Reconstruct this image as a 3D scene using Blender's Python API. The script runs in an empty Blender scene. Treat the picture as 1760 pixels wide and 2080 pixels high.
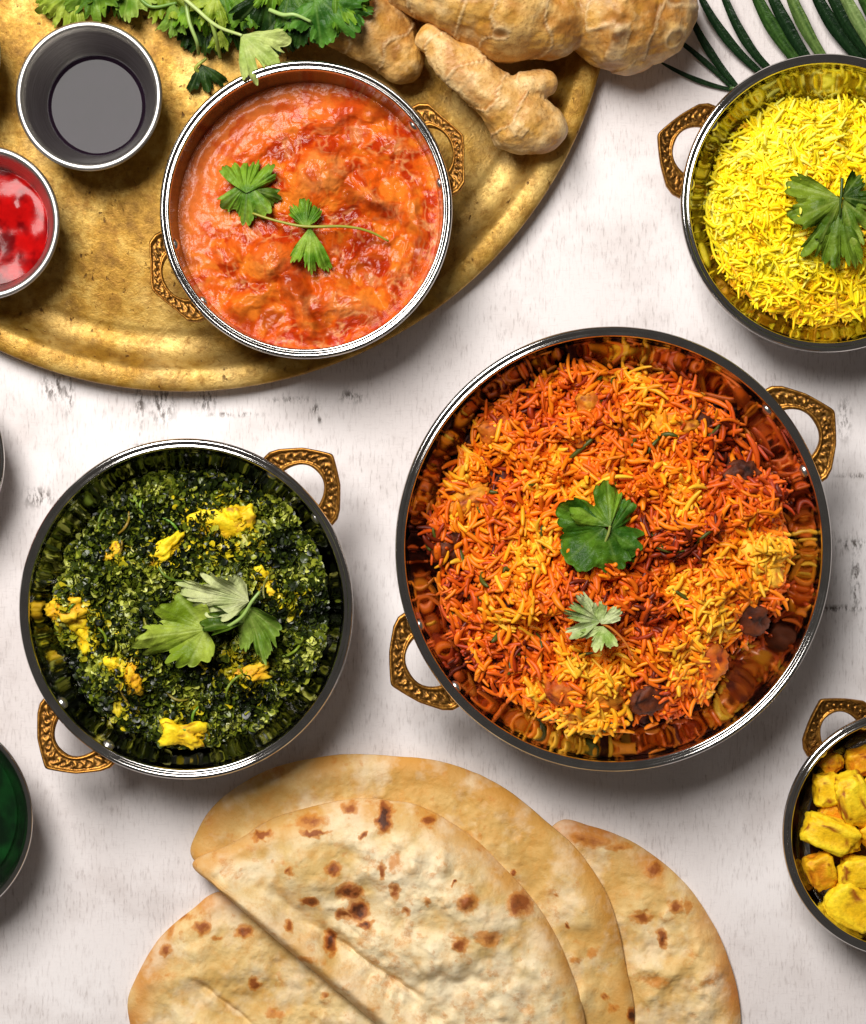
import bpy, math, random
import numpy as np
from mathutils import Matrix, Vector

rng = np.random.default_rng(7)
random.seed(7)
S = 0.00022            # one unit of the working scale (about half a millimetre of table) in metres
CAMH = 4000.0          # camera height in units
sc = bpy.context.scene
col = sc.collection

# ------------------------------------------------------------------ camera, world, light
cam_d = bpy.data.cameras.new('camera')
cam = bpy.data.objects.new('camera', cam_d); col.objects.link(cam)
cam.location = (0, 0, CAMH * S); cam.rotation_euler = (0, 0, 0)
cam_d.sensor_fit = 'VERTICAL'
cam_d.angle = 2 * math.atan(1040.0 / CAMH)
cam_d.clip_start = 0.01; cam_d.clip_end = 50
sc.camera = cam

w = bpy.data.worlds.new('World'); sc.world = w; w.use_nodes = True
w.node_tree.nodes['Background'].inputs[0].default_value = (1.0, 0.92, 0.84, 1)
w.node_tree.nodes['Background'].inputs[1].default_value = 0.07

def area_lamp(name, az_xy, elev, dist, size, power, color, target=(0, 0, 0)):
    d = bpy.data.lights.new(name, 'AREA'); d.shape = 'RECTANGLE'; d.size = size[0]; d.size_y = size[1]
    d.energy = power; d.color = color
    o = bpy.data.objects.new(name, d); col.objects.link(o)
    a = Vector((az_xy[0], az_xy[1])).normalized(); e = math.radians(elev)
    p = Vector((a.x * math.cos(e), a.y * math.cos(e), math.sin(e))) * dist + Vector(target)
    o.location = p
    o.rotation_euler = (Vector(target) - p).to_track_quat('-Z', 'Y').to_euler()
    return o
area_lamp('window_light', (-0.50, 0.87), 58, 1.25, (0.42, 0.70), 23.5, (1.0, 0.965, 0.92))

sc.view_settings.view_transform = 'Standard'
sc.view_settings.look = 'None'
sc.view_settings.exposure = 0.0
sc.view_settings.gamma = 1.0
sc.view_settings.use_curve_mapping = False

# ------------------------------------------------------------------ helpers
def lin(c):
    c = np.asarray(c, float) / 255.0
    return np.where(c <= 0.04045, c / 12.92, ((c + 0.055) / 1.055) ** 2.4)
def L4(r, g, b): return tuple(lin((r, g, b))) + (1.0,)

def G(px, py, z=0.0):
    """place a spot seen at picture point (px,py) at height z on the table"""
    f = 1 - z / CAMH
    return np.array([(px - 880.0) * f, (1040.0 - py) * f, z])

def _h(ix, iy, iz, seed):
    n = (ix * 374761393 + iy * 668265263 + iz * 1274126177 + seed * 982451653) & 0xffffffff
    n = ((n ^ (n >> 13)) * 1274126177) & 0xffffffff
    n = ((n ^ (n >> 16)) * 2246822519) & 0xffffffff
    return ((n ^ (n >> 15)) & 0xffffff) / float(0xffffff) * 2 - 1
def vnoise(x, y, z=0.0, seed=0):
    x, y, z = np.broadcast_arrays(np.asarray(x, float), np.asarray(y, float), np.asarray(z, float))
    ix, iy, iz = np.floor(x).astype(np.int64), np.floor(y).astype(np.int64), np.floor(z).astype(np.int64)
    fx, fy, fz = x - ix, y - iy, z - iz
    q = lambda t: t * t * t * (t * (t * 6 - 15) + 10)
    u, v, ww = q(fx), q(fy), q(fz)
    r = 0
    for a in (0, 1):
        for b in (0, 1):
            for c in (0, 1):
                r = r + _h(ix + a, iy + b, iz + c, seed) * (u if a else 1 - u) * (v if b else 1 - v) * (ww if c else 1 - ww)
    return r
def fbm(x, y, z=0.0, o=4, seed=0, g=0.5):
    r = 0; a = 1; t = 0
    x = np.asarray(x, float); y = np.asarray(y, float); z = np.asarray(z, float)
    for i in range(o):
        r = r + a * vnoise(x, y, z, seed + i * 17); t += a; a *= g
        x = x * 2.03 + 5.1; y = y * 2.03 + 1.7; z = z * 2.03 + 3.3
    return r / t
def cells(x, y, seed=0):
    """distance to the nearest scattered point, 2-D"""
    ix, iy = np.floor(x).astype(np.int64), np.floor(y).astype(np.int64)
    d = np.full(np.shape(x), 9.0)
    for a in (-1, 0, 1):
        for b in (-1, 0, 1):
            jx = ix + a + 0.5 + 0.45 * _h(ix + a, iy + b, 0 * ix, seed); jy = iy + b + 0.5 + 0.45 * _h(ix + a, iy + b, 0 * ix + 1, seed)
            d = np.minimum(d, np.hypot(x - jx, y - jy))
    return d
def sstep(a, b, x):
    t = np.clip((x - a) / (b - a), 0, 1); return t * t * (3 - 2 * t)
def mixc(a, b, f):
    f = np.asarray(f)[..., None]; return a * (1 - f) + b * f

def make_mesh(name, verts, faces, colors=None, smooth=True, origin=(0, 0, 0), attrs=None):
    """verts in working units; faces = list of (n,k) int arrays"""
    v = (np.asarray(verts, float) - np.asarray(origin, float)) * S
    if isinstance(faces, np.ndarray): faces = [faces]
    faces = [np.asarray(f, np.int32) for f in faces if len(f)]
    me = bpy.data.meshes.new(name)
    me.vertices.add(len(v)); me.vertices.foreach_set('co', v.astype(np.float32).ravel())
    loops = np.concatenate([f.ravel() for f in faces]); tot = np.concatenate([np.full(len(f), f.shape[1], np.int32) for f in faces])
    st = np.concatenate([[0], np.cumsum(tot)[:-1]]).astype(np.int32)
    me.loops.add(len(loops)); me.loops.foreach_set('vertex_index', loops)
    me.polygons.add(len(tot)); me.polygons.foreach_set('loop_start', st); me.polygons.foreach_set('loop_total', tot)
    me.update(calc_edges=True)
    if smooth: me.polygons.foreach_set('use_smooth', np.ones(len(tot), bool))
    if colors is not None:
        ca = me.color_attributes.new('Col', 'FLOAT_COLOR', 'POINT')
        c = np.ones((len(v), 4), np.float32); c[:, :3] = np.clip(colors, 0, 1); ca.data.foreach_set('color', c.ravel())
    if attrs:
        for k, a in attrs.items():
            at = me.attributes.new(k, 'FLOAT', 'POINT'); at.data.foreach_set('value', np.asarray(a, np.float32))
    me.validate()
    return me

def link(name, me, mat, parent=None, loc=None):
    o = bpy.data.objects.new(name, me); col.objects.link(o)
    if mat is not None and me is not None and not me.materials: me.materials.append(mat)
    if parent is not None: o.parent = parent
    if loc is not None: o.location = tuple(np.asarray(loc, float) * S)
    return o
def tag(o, label=None, cat=None, group=None, kind=None):
    if label: o['label'] = label
    if cat: o['category'] = cat
    if group: o['group'] = group
    if kind: o['kind'] = kind
    return o
def thing(name, origin, label, cat, group=None):
    o = bpy.data.objects.new(name, None); col.objects.link(o); o.empty_display_size = 0.01
    o.location = tuple(np.asarray(origin, float) * S)
    return tag(o, label, cat, group)

def grid_faces(nu, nv, wrap_u=False, off=0):
    """rows v (nv), columns u (nu): index = v*nu+u"""
    u = np.arange(nu if wrap_u else nu - 1); v = np.arange(nv - 1)
    U, V = np.meshgrid(u, v); U2 = (U + 1) % nu
    return np.stack([V * nu + U, V * nu + U2, (V + 1) * nu + U2, (V + 1) * nu + U], -1).reshape(-1, 4) + off
def revolve(profile, n=144, ey=1.0):
    p = np.asarray(profile, float); th = np.linspace(0, 2 * np.pi, n, endpoint=False)
    v = np.stack([p[:, 0:1] * np.cos(th), p[:, 0:1] * np.sin(th) * ey, np.repeat(p[:, 1:2], n, 1)], -1).reshape(-1, 3)
    return v, grid_faces(n, len(p), True)[:, ::-1]
def catmull(pts, n):
    P = np.asarray(pts, float); P = np.vstack([2 * P[0] - P[1], P, 2 * P[-1] - P[-2]])
    m = len(P) - 3; t = np.linspace(0, m - 1e-6, n); i = t.astype(int); f = (t - i)[:, None]
    a, b, c, d = P[i], P[i + 1], P[i + 2], P[i + 3]
    return 0.5 * (2 * b + (c - a) * f + (2 * a - 5 * b + 4 * c - d) * f ** 2 + (3 * b - a - 3 * c + d) * f ** 3)
def tube(pts, rad, nseg=8, n=24):
    """pts (m,3); rad scalar or list -> smooth tube with closed ends"""
    P = catmull(pts, n); r = np.interp(np.linspace(0, 1, n), np.linspace(0, 1, np.size(rad)) if np.size(rad) > 1 else [0], np.atleast_1d(rad)) if np.size(rad) > 1 else np.full(n, float(np.atleast_1d(rad)[0]))
    T = np.gradient(P, axis=0); T /= np.linalg.norm(T, axis=1)[:, None] + 1e-9
    up = np.array([0, 0, 1.0]); up = up if abs(T[0] @ up) < 0.9 else np.array([1.0, 0, 0])
    V = []
    for i in range(n):
        a = np.cross(T[i], up); a /= np.linalg.norm(a) + 1e-9; b = np.cross(a, T[i]); up = b
        th = np.linspace(0, 2 * np.pi, nseg, endpoint=False)
        V.append(P[i] + r[i] * (np.cos(th)[:, None] * a + np.sin(th)[:, None] * b))
    V = np.concatenate(V + [P[:1], P[-1:]])
    F = grid_faces(nseg, n, True); k = np.arange(nseg); k2 = (k + 1) % nseg
    c0 = np.full(nseg, n * nseg); c1 = c0 + 1; o = (n - 1) * nseg
    return V, [F, np.stack([k2, k, c0], 1), np.stack([o + k, o + k2, c1], 1)]

# ------------------------------------------------------------------ node helpers
class NB:
    def __init__(s, name):
        s.m = bpy.data.materials.new(name); s.m.use_nodes = True; s.t = s.m.node_tree
        s.b = s.t.nodes['Principled BSDF']; s.out = s.t.nodes['Material Output']
        s._v = None
    def n(s, t, **k):
        x = s.t.nodes.new(t)
        for a, b in k.items(): setattr(x, a, b)
        return x
    def l(s, a, b): s.t.links.new(a, b)
    def put(s, sock, val):
        if hasattr(val, 'is_linked') or hasattr(val, 'links'): s.l(val, sock)
        else: sock.default_value = val
    @property
    def vec(s):
        if s._v is None:
            tc = s.n('ShaderNodeTexCoord'); sc_ = s.n('ShaderNodeVectorMath', operation='SCALE'); sc_.inputs['Scale'].default_value = 1.0 / S
            s.l(tc.outputs['Object'], sc_.inputs[0]); s._v = sc_.outputs[0]
        return s._v
    def stretch(s, x, y, z, rot=0.0):
        m = s.n('ShaderNodeMapping'); s.l(s.vec, m.inputs['Vector']); m.inputs['Scale'].default_value = (x, y, z); m.inputs['Rotation'].default_value = (0, 0, rot); return m.outputs[0]
    def noise(s, size, detail=3, rough=0.55, vec=None, dist=0.0):
        x = s.n('ShaderNodeTexNoise'); s.l(vec or s.vec, x.inputs['Vector']); x.inputs['Scale'].default_value = 1.0 / size
        x.inputs['Detail'].default_value = detail; x.inputs['Roughness'].default_value = rough; x.inputs['Distortion'].default_value = dist
        return x.outputs['Fac']
    def voro(s, size, vec=None, out='Distance'):
        x = s.n('ShaderNodeTexVoronoi'); s.l(vec or s.vec, x.inputs['Vector']); x.inputs['Scale'].default_value = 1.0 / size; return x.outputs[out]
    def ramp(s, fac, stops, interp='LINEAR'):
        x = s.n('ShaderNodeValToRGB'); s.put(x.inputs[0], fac); e = x.color_ramp.elements; x.color_ramp.interpolation = interp
        while len(e) < len(stops): e.new(0.5)
        for i, (p, c) in enumerate(stops):
            e[i].position = p; e[i].color = c if isinstance(c, tuple) else (c, c, c, 1)
        return x.outputs[0]
    def mix(s, a, b, f, mode='MIX'):
        x = s.n('ShaderNodeMix', data_type='RGBA', blend_type=mode); s.put(x.inputs[0], f); s.put(x.inputs[6], a); s.put(x.inputs[7], b); return x.outputs[2]
    def math(s, op, a, b=0.0):
        x = s.n('ShaderNodeMath', operation=op); s.put(x.inputs[0], a); s.put(x.inputs[1], b); return x.outputs[0]
    def attr(s, name, out='Color'):
        x = s.n('ShaderNodeAttribute'); x.attribute_name = name; return x.outputs[out]
    def bump(s, h, dist, strength=1.0, normal=None):
        x = s.n('ShaderNodeBump'); s.put(x.inputs['Height'], h); x.inputs['Distance'].default_value = dist * S; x.inputs['Strength'].default_value = strength
        if normal is not None: s.l(normal, x.inputs['Normal'])
        return x.outputs[0]
    def set(s, **k):
        names = dict(base='Base Color', rough='Roughness', metal='Metallic', spec='Specular IOR Level', normal='Normal', coat='Coat Weight', coat_rough='Coat Roughness',
                     sss='Subsurface Weight', sssr='Subsurface Radius', ssss='Subsurface Scale', trans='Transmission Weight', ior='IOR', sheen='Sheen Weight')
        for a, v in k.items(): s.put(s.b.inputs[names[a]], v)
        return s

# ------------------------------------------------------------------ materials
def m_table():
    b = NB('painted_board')
    fine = b.noise(5, 3, 0.7, b.stretch(1, 0.16, 1))
    fine2 = b.noise(4, 3, 0.7, b.stretch(0.2, 1, 1))
    mid = b.noise(120, 4, 0.6)
    big = b.noise(600, 3, 0.5)
    c = b.ramp(big, [(0.3, L4(214, 205, 203)), (0.7, L4(240, 235, 235))])
    c = b.mix(c, L4(176, 163, 158), b.math('MULTIPLY', b.ramp(mid, [(0.48, 0.0), (0.72, 1.0)]), 0.35))
    c = b.mix(c, L4(160, 148, 145), b.math('MULTIPLY', b.math('MULTIPLY', b.ramp(fine, [(0.52, 0.0), (0.74, 1.0)]), b.ramp(mid, [(0.35, 0.2), (0.62, 1.0)])), 0.75))
    c = b.mix(c, L4(170, 158, 155), b.math('MULTIPLY', b.math('MULTIPLY', b.ramp(fine2, [(0.55, 0.0), (0.75, 1.0)]), b.ramp(big, [(0.4, 0.9), (0.6, 0.1)])), 0.4))
    # dark dashes where the paint is worn off
    dash = b.noise(14, 2, 0.5, b.stretch(1.0, 0.28, 1)); zone = b.noise(170, 2, 0.5)
    f = b.math('MULTIPLY', b.ramp(dash, [(0.70, 0.0), (0.76, 1.0)]), b.ramp(zone, [(0.56, 0.0), (0.66, 1.0)]))
    c = b.mix(c, L4(92, 78, 70), b.math('MULTIPLY', f, 0.75))
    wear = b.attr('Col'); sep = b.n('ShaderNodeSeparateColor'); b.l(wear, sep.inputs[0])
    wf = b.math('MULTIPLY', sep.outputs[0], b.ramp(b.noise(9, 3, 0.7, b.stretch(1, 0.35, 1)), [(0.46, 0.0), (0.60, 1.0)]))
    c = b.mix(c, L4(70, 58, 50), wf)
    h = b.math('ADD', b.math('MULTIPLY', fine, 0.7), b.math('MULTIPLY', fine2, 0.4))
    b.set(base=c, rough=0.62, spec=0.3, normal=b.bump(h, 1.2, 0.55))
    return b.m
def m_brass_tray():
    b = NB('aged_brass')
    n1 = b.noise(70, 6, 0.68); n2 = b.noise(10, 4, 0.75); n3 = b.noise(230, 4, 0.6); n4 = b.noise(28, 5, 0.7, dist=0.6)
    c = b.ramp(n1, [(0.30, L4(118, 82, 22)), (0.48, L4(166, 124, 42)), (0.70, L4(204, 170, 90))])
    c = b.mix(c, L4(226, 196, 126), b.math('MULTIPLY', b.ramp(n3, [(0.48, 0.0), (0.66, 1.0)]), 0.5))
    c = b.mix(c, L4(136, 92, 24), b.math('MULTIPLY', b.ramp(n4, [(0.50, 0.0), (0.66, 1.0)]), 0.65))
    c = b.mix(c, L4(110, 74, 20), b.math('MULTIPLY', b.ramp(n2, [(0.56, 0.0), (0.72, 1.0)]), 0.45))
    sp = b.ramp(b.noise(12, 2, 0.5, b.stretch(1, 0.6, 1, 0.7)), [(0.66, 0.0), (0.72, 1.0)])
    sp = b.math('MULTIPLY', sp, b.ramp(n4, [(0.44, 0.0), (0.56, 1.0)]))
    c = b.mix(c, L4(78, 46, 12), b.math('MULTIPLY', sp, 0.85))
    r = b.ramp(n2, [(0.3, 0.40), (0.7, 0.62)])
    h = b.math('ADD', b.math('ADD', n2, b.math('MULTIPLY', n4, 1.6)), b.math('MULTIPLY', sp, -0.8))
    b.set(base=c, metal=0.5, rough=r, spec=0.4, normal=b.bump(h, 2.2, 0.5))
    return b.m
def m_steel(name, tone=(206, 202, 198), r0=0.10, r1=0.2, bump=0.0, hammered=False):
    b = NB(name)
    n = b.noise(40, 4, 0.6)
    b.set(base=b.ramp(n, [(0.3, L4(*[t * 0.93 for t in tone])), (0.7, L4(*tone))]), metal=1.0, rough=b.ramp(n, [(0.3, r0), (0.75, r1)]))
    if bump: b.set(normal=b.bump(b.noise(55, 2, 0.4), bump, 0.5))
    return b.m
def m_brushed():
    b = NB('brushed_steel'); n = b.noise(3, 3, 0.6, b.stretch(0.05, 0.05, 1.0))
    b.set(base=b.ramp(n, [(0.3, L4(190, 186, 180)), (0.7, L4(222, 219, 215))]), metal=1.0, rough=0.38, normal=b.bump(n, 0.5, 0.4)); return b.m
def m_handle():
    b = NB('cast_brass')
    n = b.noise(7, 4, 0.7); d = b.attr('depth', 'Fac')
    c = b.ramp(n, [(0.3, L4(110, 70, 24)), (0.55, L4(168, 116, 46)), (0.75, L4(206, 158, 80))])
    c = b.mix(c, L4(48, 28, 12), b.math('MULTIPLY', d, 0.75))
    b.set(base=c, metal=0.85, rough=b.ramp(n, [(0.3, 0.30), (0.7, 0.48)]), normal=b.bump(n, 1.0, 0.35)); return b.m
def m_vcol(name, rough=0.5, spec=0.5, vary=0.12, size=14, bump=0.8, bsize=None, coat=0.0, sss=0.0, coat_rough=0.1):
    b = NB(name); c = b.attr('Col'); n = b.noise(size, 3, 0.6)
    f = b.ramp(n, [(0.25, (1 - vary,) * 3 + (1,)), (0.75, (1 + vary,) * 3 + (1,))])
    b.set(base=b.mix(c, f, 1.0, 'MULTIPLY'), rough=rough, spec=spec, coat=coat, coat_rough=coat_rough)
    if bump: b.set(normal=b.bump(b.noise(bsize or size * 0.6, 3, 0.6), bump, 0.6))
    if sss: b.set(sss=sss, sssr=(1.0, 0.5, 0.2), ssss=6 * S)
    return b.m
def m_leaf(name, rough=0.42):
    b = NB(name); c = b.attr('Col'); n = b.noise(12, 3, 0.6)
    cc = b.mix(c, b.ramp(n, [(0.25, (0.82,) * 3 + (1,)), (0.75, (1.16,) * 3 + (1,))]), 1.0, 'MULTIPLY')
    b.set(base=cc, rough=rough, spec=0.22, normal=b.bump(b.math('ADD', b.noise(7, 3, 0.6), b.math('MULTIPLY', b.noise(20, 3, 0.6), 2.0)), 2.6, 0.6))
    tr = b.n('ShaderNodeBsdfTranslucent'); b.l(b.mix(cc, (1.0, 1.0, 0.35, 1), 0.85, 'MULTIPLY'), tr.inputs[0])
    mx = b.n('ShaderNodeMixShader'); mx.inputs[0].default_value = 0.25
    b.l(b.b.outputs[0], mx.inputs[1]); b.l(tr.outputs[0], mx.inputs[2]); b.l(mx.outputs[0], b.out.inputs[0]); return b.m
def m_bread():
    b = NB('flatbread'); c = b.attr('Col'); n = b.noise(30, 6, 0.7); n2 = b.noise(8, 4, 0.7); n3 = b.noise(90, 4, 0.6)
    cc = b.mix(c, L4(206, 146, 64), b.math('MULTIPLY', b.ramp(n, [(0.46, 0.0), (0.66, 1.0)]), 0.55))
    cc = b.mix(cc, L4(244, 230, 200), b.math('MULTIPLY', b.ramp(n3, [(0.5, 0.0), (0.66, 1.0)]), 0.45))
    cc = b.mix(cc, L4(178, 118, 46), b.math('MULTIPLY', b.ramp(n2, [(0.56, 0.0), (0.74, 1.0)]), 0.28))
    f = b.math('ADD', b.attr('char', 'Fac'), b.math('MULTIPLY', b.math('SUBTRACT', b.noise(12, 5, 0.75), 0.5), 0.7))
    cc = b.mix(cc, L4(196, 122, 40), b.math('MULTIPLY', b.ramp(f, [(0.22, 0.0), (0.45, 1.0)]), 0.8))
    cc = b.mix(cc, L4(138, 66, 20), b.math('MULTIPLY', b.ramp(f, [(0.52, 0.0), (0.85, 1.0)]), 0.85))
    cc = b.mix(cc, L4(66, 30, 14), b.math('MULTIPLY', b.ramp(b.math('SUBTRACT', f, 0.55), [(0.45, 0.0), (0.8, 1.0)]), 0.9))
    h = b.math('ADD', b.math('MULTIPLY', n, 2.2), b.math('MULTIPLY', n2, 0.7))
    b.set(base=cc, rough=0.58, spec=0.3, normal=b.bump(h, 3.0, 0.5)); return b.m
def m_liquid(name, rgb, rough=0.04, bumpsize=None, bump=0.0):
    b = NB(name); n = b.noise(40, 3, 0.5)
    b.set(base=b.ramp(n, [(0.3, L4(*[c * 0.85 for c in rgb])), (0.7, L4(*rgb))]), rough=rough, spec=0.10, ior=1.45)
    if bump: b.set(normal=b.bump(b.noise(bumpsize, 2, 0.5), bump, 0.6))
    return b.m
def m_ginger():
    b = NB('ginger_skin'); c = b.attr('Col'); n = b.noise(6, 4, 0.7); n2 = b.noise(45, 4, 0.6)
    cc = b.mix(c, L4(160, 100, 40), b.math('MULTIPLY', b.ramp(n, [(0.50, 0.0), (0.68, 1.0)]), 0.6))
    cc = b.mix(cc, L4(240, 212, 158), b.math('MULTIPLY', b.ramp(n2, [(0.5, 0.0), (0.7, 1.0)]), 0.45))
    b.set(base=cc, rough=0.42, spec=0.4, normal=b.bump(b.math('ADD', b.math('ADD', n, n2), b.math('MULTIPLY', b.voro(16), 0.8)), 2.6, 0.6)); return b.m
M = dict(table=m_table(), tray=m_brass_tray(), steel=m_steel('polished_steel', r0=0.07, r1=0.13), cup=m_brushed(), handle=m_handle(),
         rivet=m_steel('rivet_steel', (232, 230, 226), 0.25, 0.35), rice=m_vcol('rice', 0.45, 0.32, 0.16, 14, 0), bed=m_vcol('rice_bed', 0.6, 0.3, 0.3, 14, 3.0),
         green=m_vcol('cooked_greens', 0.34, 0.42, 0.25, 9, 1.0), potato=m_vcol('potato', 0.55, 0.3, 0.22, 8, 3.0, 7), leaf=m_leaf('coriander_leaf'),
         palm=m_leaf('palm_leaflet', 0.35), stem=m_vcol('herb_stem', 0.4, 0.5, 0.1, 12, 0.3), bread=m_bread(), ginger=m_ginger(),
         curry=m_vcol('curry_sauce', 0.20, 0.15, 0.14, 9, 1.5, 8, coat=0.02, coat_rough=0.12), dark=m_liquid('dark_sauce', (26, 16, 26), 0.05),
         red=m_vcol('red_chutney', 0.14, 0.16, 0.15, 20, 0.5, 20, coat=0.0, coat_rough=0.05), chut=m_vcol('green_chutney', 0.12, 0.6, 0.15, 20, 0.6, 14, coat=0.3, coat_rough=0.05))

# ------------------------------------------------------------------ table
def table():
    nx, ny = 241, 281
    x = np.linspace(-2400, 2400, nx); y = np.linspace(-2800, 2800, ny); X, Y = np.meshgrid(x, y)
    return X, Y
def build_table():
    # worn paint patches: (picture x, y, half width, half height)
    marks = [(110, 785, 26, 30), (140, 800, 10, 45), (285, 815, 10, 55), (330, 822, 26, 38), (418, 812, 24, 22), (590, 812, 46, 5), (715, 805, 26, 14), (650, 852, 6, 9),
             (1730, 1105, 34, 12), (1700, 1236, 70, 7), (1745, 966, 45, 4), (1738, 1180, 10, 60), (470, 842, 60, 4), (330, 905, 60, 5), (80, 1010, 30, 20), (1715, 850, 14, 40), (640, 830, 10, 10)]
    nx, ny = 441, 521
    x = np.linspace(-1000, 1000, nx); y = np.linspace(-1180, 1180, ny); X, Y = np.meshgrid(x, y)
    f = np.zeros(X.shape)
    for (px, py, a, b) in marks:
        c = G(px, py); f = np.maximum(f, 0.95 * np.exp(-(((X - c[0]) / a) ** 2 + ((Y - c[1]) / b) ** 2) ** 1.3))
    # outer ring so that the board is larger than the picture
    V = np.stack([X, Y, 0 * X], -1).reshape(-1, 3); C = np.stack([f, f, f], -1).reshape(-1, 3)
    F = [grid_faces(nx, ny)]
    bx, by, th = 1900.0, 2100.0, -110.0
    n0 = len(V)
    ring = np.array([[-bx, -by, 0], [bx, -by, 0], [bx, by, 0], [-bx, by, 0], [-bx, -by, th], [bx, -by, th], [bx, by, th], [-bx, by, th]])
    V = np.vstack([V, ring]); C = np.vstack([C, np.zeros((8, 3))])
    bl, br, tr, tl = 0, nx - 1, nx * ny - 1, nx * (ny - 1)
    o = n0
    Q = np.array([[o, o + 1, br, bl], [o + 1, o + 2, tr, br], [o + 2, o + 3, tl, tr], [o + 3, o, bl, tl], [o + 4, o + 5, o + 1, o], [o + 5, o + 6, o + 2, o + 1], [o + 6, o + 7, o + 3, o + 2], [o + 7, o + 4, o, o + 3], [o + 7, o + 6, o + 5, o + 4]])
    me = make_mesh('table_top', V, [F[0], Q], C, smooth=False)
    tag(link('table_top', me, M['table']), 'white painted board with worn grey grain and dark scuffs', 'table', kind='structure')
build_table()

# ------------------------------------------------------------------ brass tray
TRAY_Z = 14.0
def build_tray():
    zr = 52.0; c = G(371, -83, zr); R = 878 * (1 - zr / CAMH)
    prof = [(0.5, TRAY_Z), (R * 0.5, TRAY_Z), (R - 132, TRAY_Z), (R - 124, TRAY_Z - 2.5), (R - 118, TRAY_Z - 5), (R - 108, TRAY_Z - 5), (R - 92, TRAY_Z - 3), (R - 74, TRAY_Z + 3), (R - 60, TRAY_Z + 17), (R - 50, zr - 7), (R - 44, zr - 1.5), (R - 36, zr + 1),
            (R - 20, zr + 0.5), (R - 8, zr), (R - 2, zr - 3), (R, zr - 8), (R - 3, zr - 13), (R - 9, zr - 12), (R - 30, zr - 11), (R - 44, zr - 20), (R - 54, TRAY_Z + 2), (R - 72, 4), (R - 100, 2), (R * 0.5, 2), (0.5, 2)]
    v, f = revolve(prof, 260); 
    th = np.arctan2(v[:, 1], v[:, 0]); r = np.hypot(v[:, 0], v[:, 1])
    v[:, 2] += 0.8 * fbm(v[:, 0] / 160, v[:, 1] / 160, 0, 3, 5) * (r < R - 20)
    v[:, 2] += 2.0 * np.sin(th * 3 + 1) * sstep(R - 90, R - 40, r)
    o = np.array([c[0], c[1], 0]); me = make_mesh('brass_tray', v, f)
    t = link('brass_tray', me, M['tray'], loc=o)
    tag(t, 'large round aged brass tray with raised rim under the sauce cups and tomato curry', 'tray')
build_tray()

# ------------------------------------------------------------------ bowls
class Bowl: pass
def inner_r(b, z):
    """inside radius of a bowl at height z (array ok)"""
    d = np.clip((b.top - z) / b.depth, 0, 1)
    return b.ri * np.clip(1 - d ** b.pw, 0, 1) ** b.pq
def build_bowl(px, py, Rpx, zr, z0, label, handles, name='karahi_bowl', cat='bowl', ey=1.02, pw=2.4, pq=0.55, hw=0.245, hext=0.205, group='round handled serving bowls'):
    b = Bowl(); b.c = G(px, py, zr); b.R = Rpx * (1 - zr / CAMH); b.zr = zr; b.z0 = z0; b.ey = ey
    b.ri = b.R - 19; b.top = zr - 4; b.depth = zr - z0 - 14; b.pw = pw; b.pq = pq
    b.o = np.array([b.c[0], b.c[1], z0])
    R = b.R; zl = zr - z0
    prof = []
    for d in np.concatenate([[0.9999], np.linspace(0.985, 0.0, 26)]):
        z = b.top - d * b.depth; prof.append((max(0.5, float(inner_r(b, z))), z - z0))
    prof += [(R - 17.6, zl - 1.6), (R - 16, zl - 0.4), (R - 14, zl - 1.0), (R - 12.3, zl - 2.4), (R - 11, zl - 1.5), (R - 9, zl + 1.4), (R - 6, zl + 2.6), (R - 3, zl + 1.4), (R - 0.7, zl - 1.5), (R, zl - 5), (R - 1.2, zl - 8.5), (R - 4, zl - 11), (R - 8, zl - 11.5), (R - 11.5, zl - 13)]
    for d in np.linspace(0.08, 0.97, 20):
        z = b.top - d * b.depth; prof.append((max(R * 0.42, float(inner_r(b, z)) + 7), z - z0 - 5 * d))
    prof += [(R * 0.42, 0.0), (R * 0.36, 0.0), (0.5, 1.5)]
    v, f = revolve(prof, 320, ey)
    root = thing(name, b.o, label, cat, group); b.root = root
    link('bowl_body', make_mesh('bowl_body', v, f), M['steel'], root)
    for ang in handles: handle(b, math.radians(ang), hw * R, hext * R)
    return b
_hcache = {}
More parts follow.
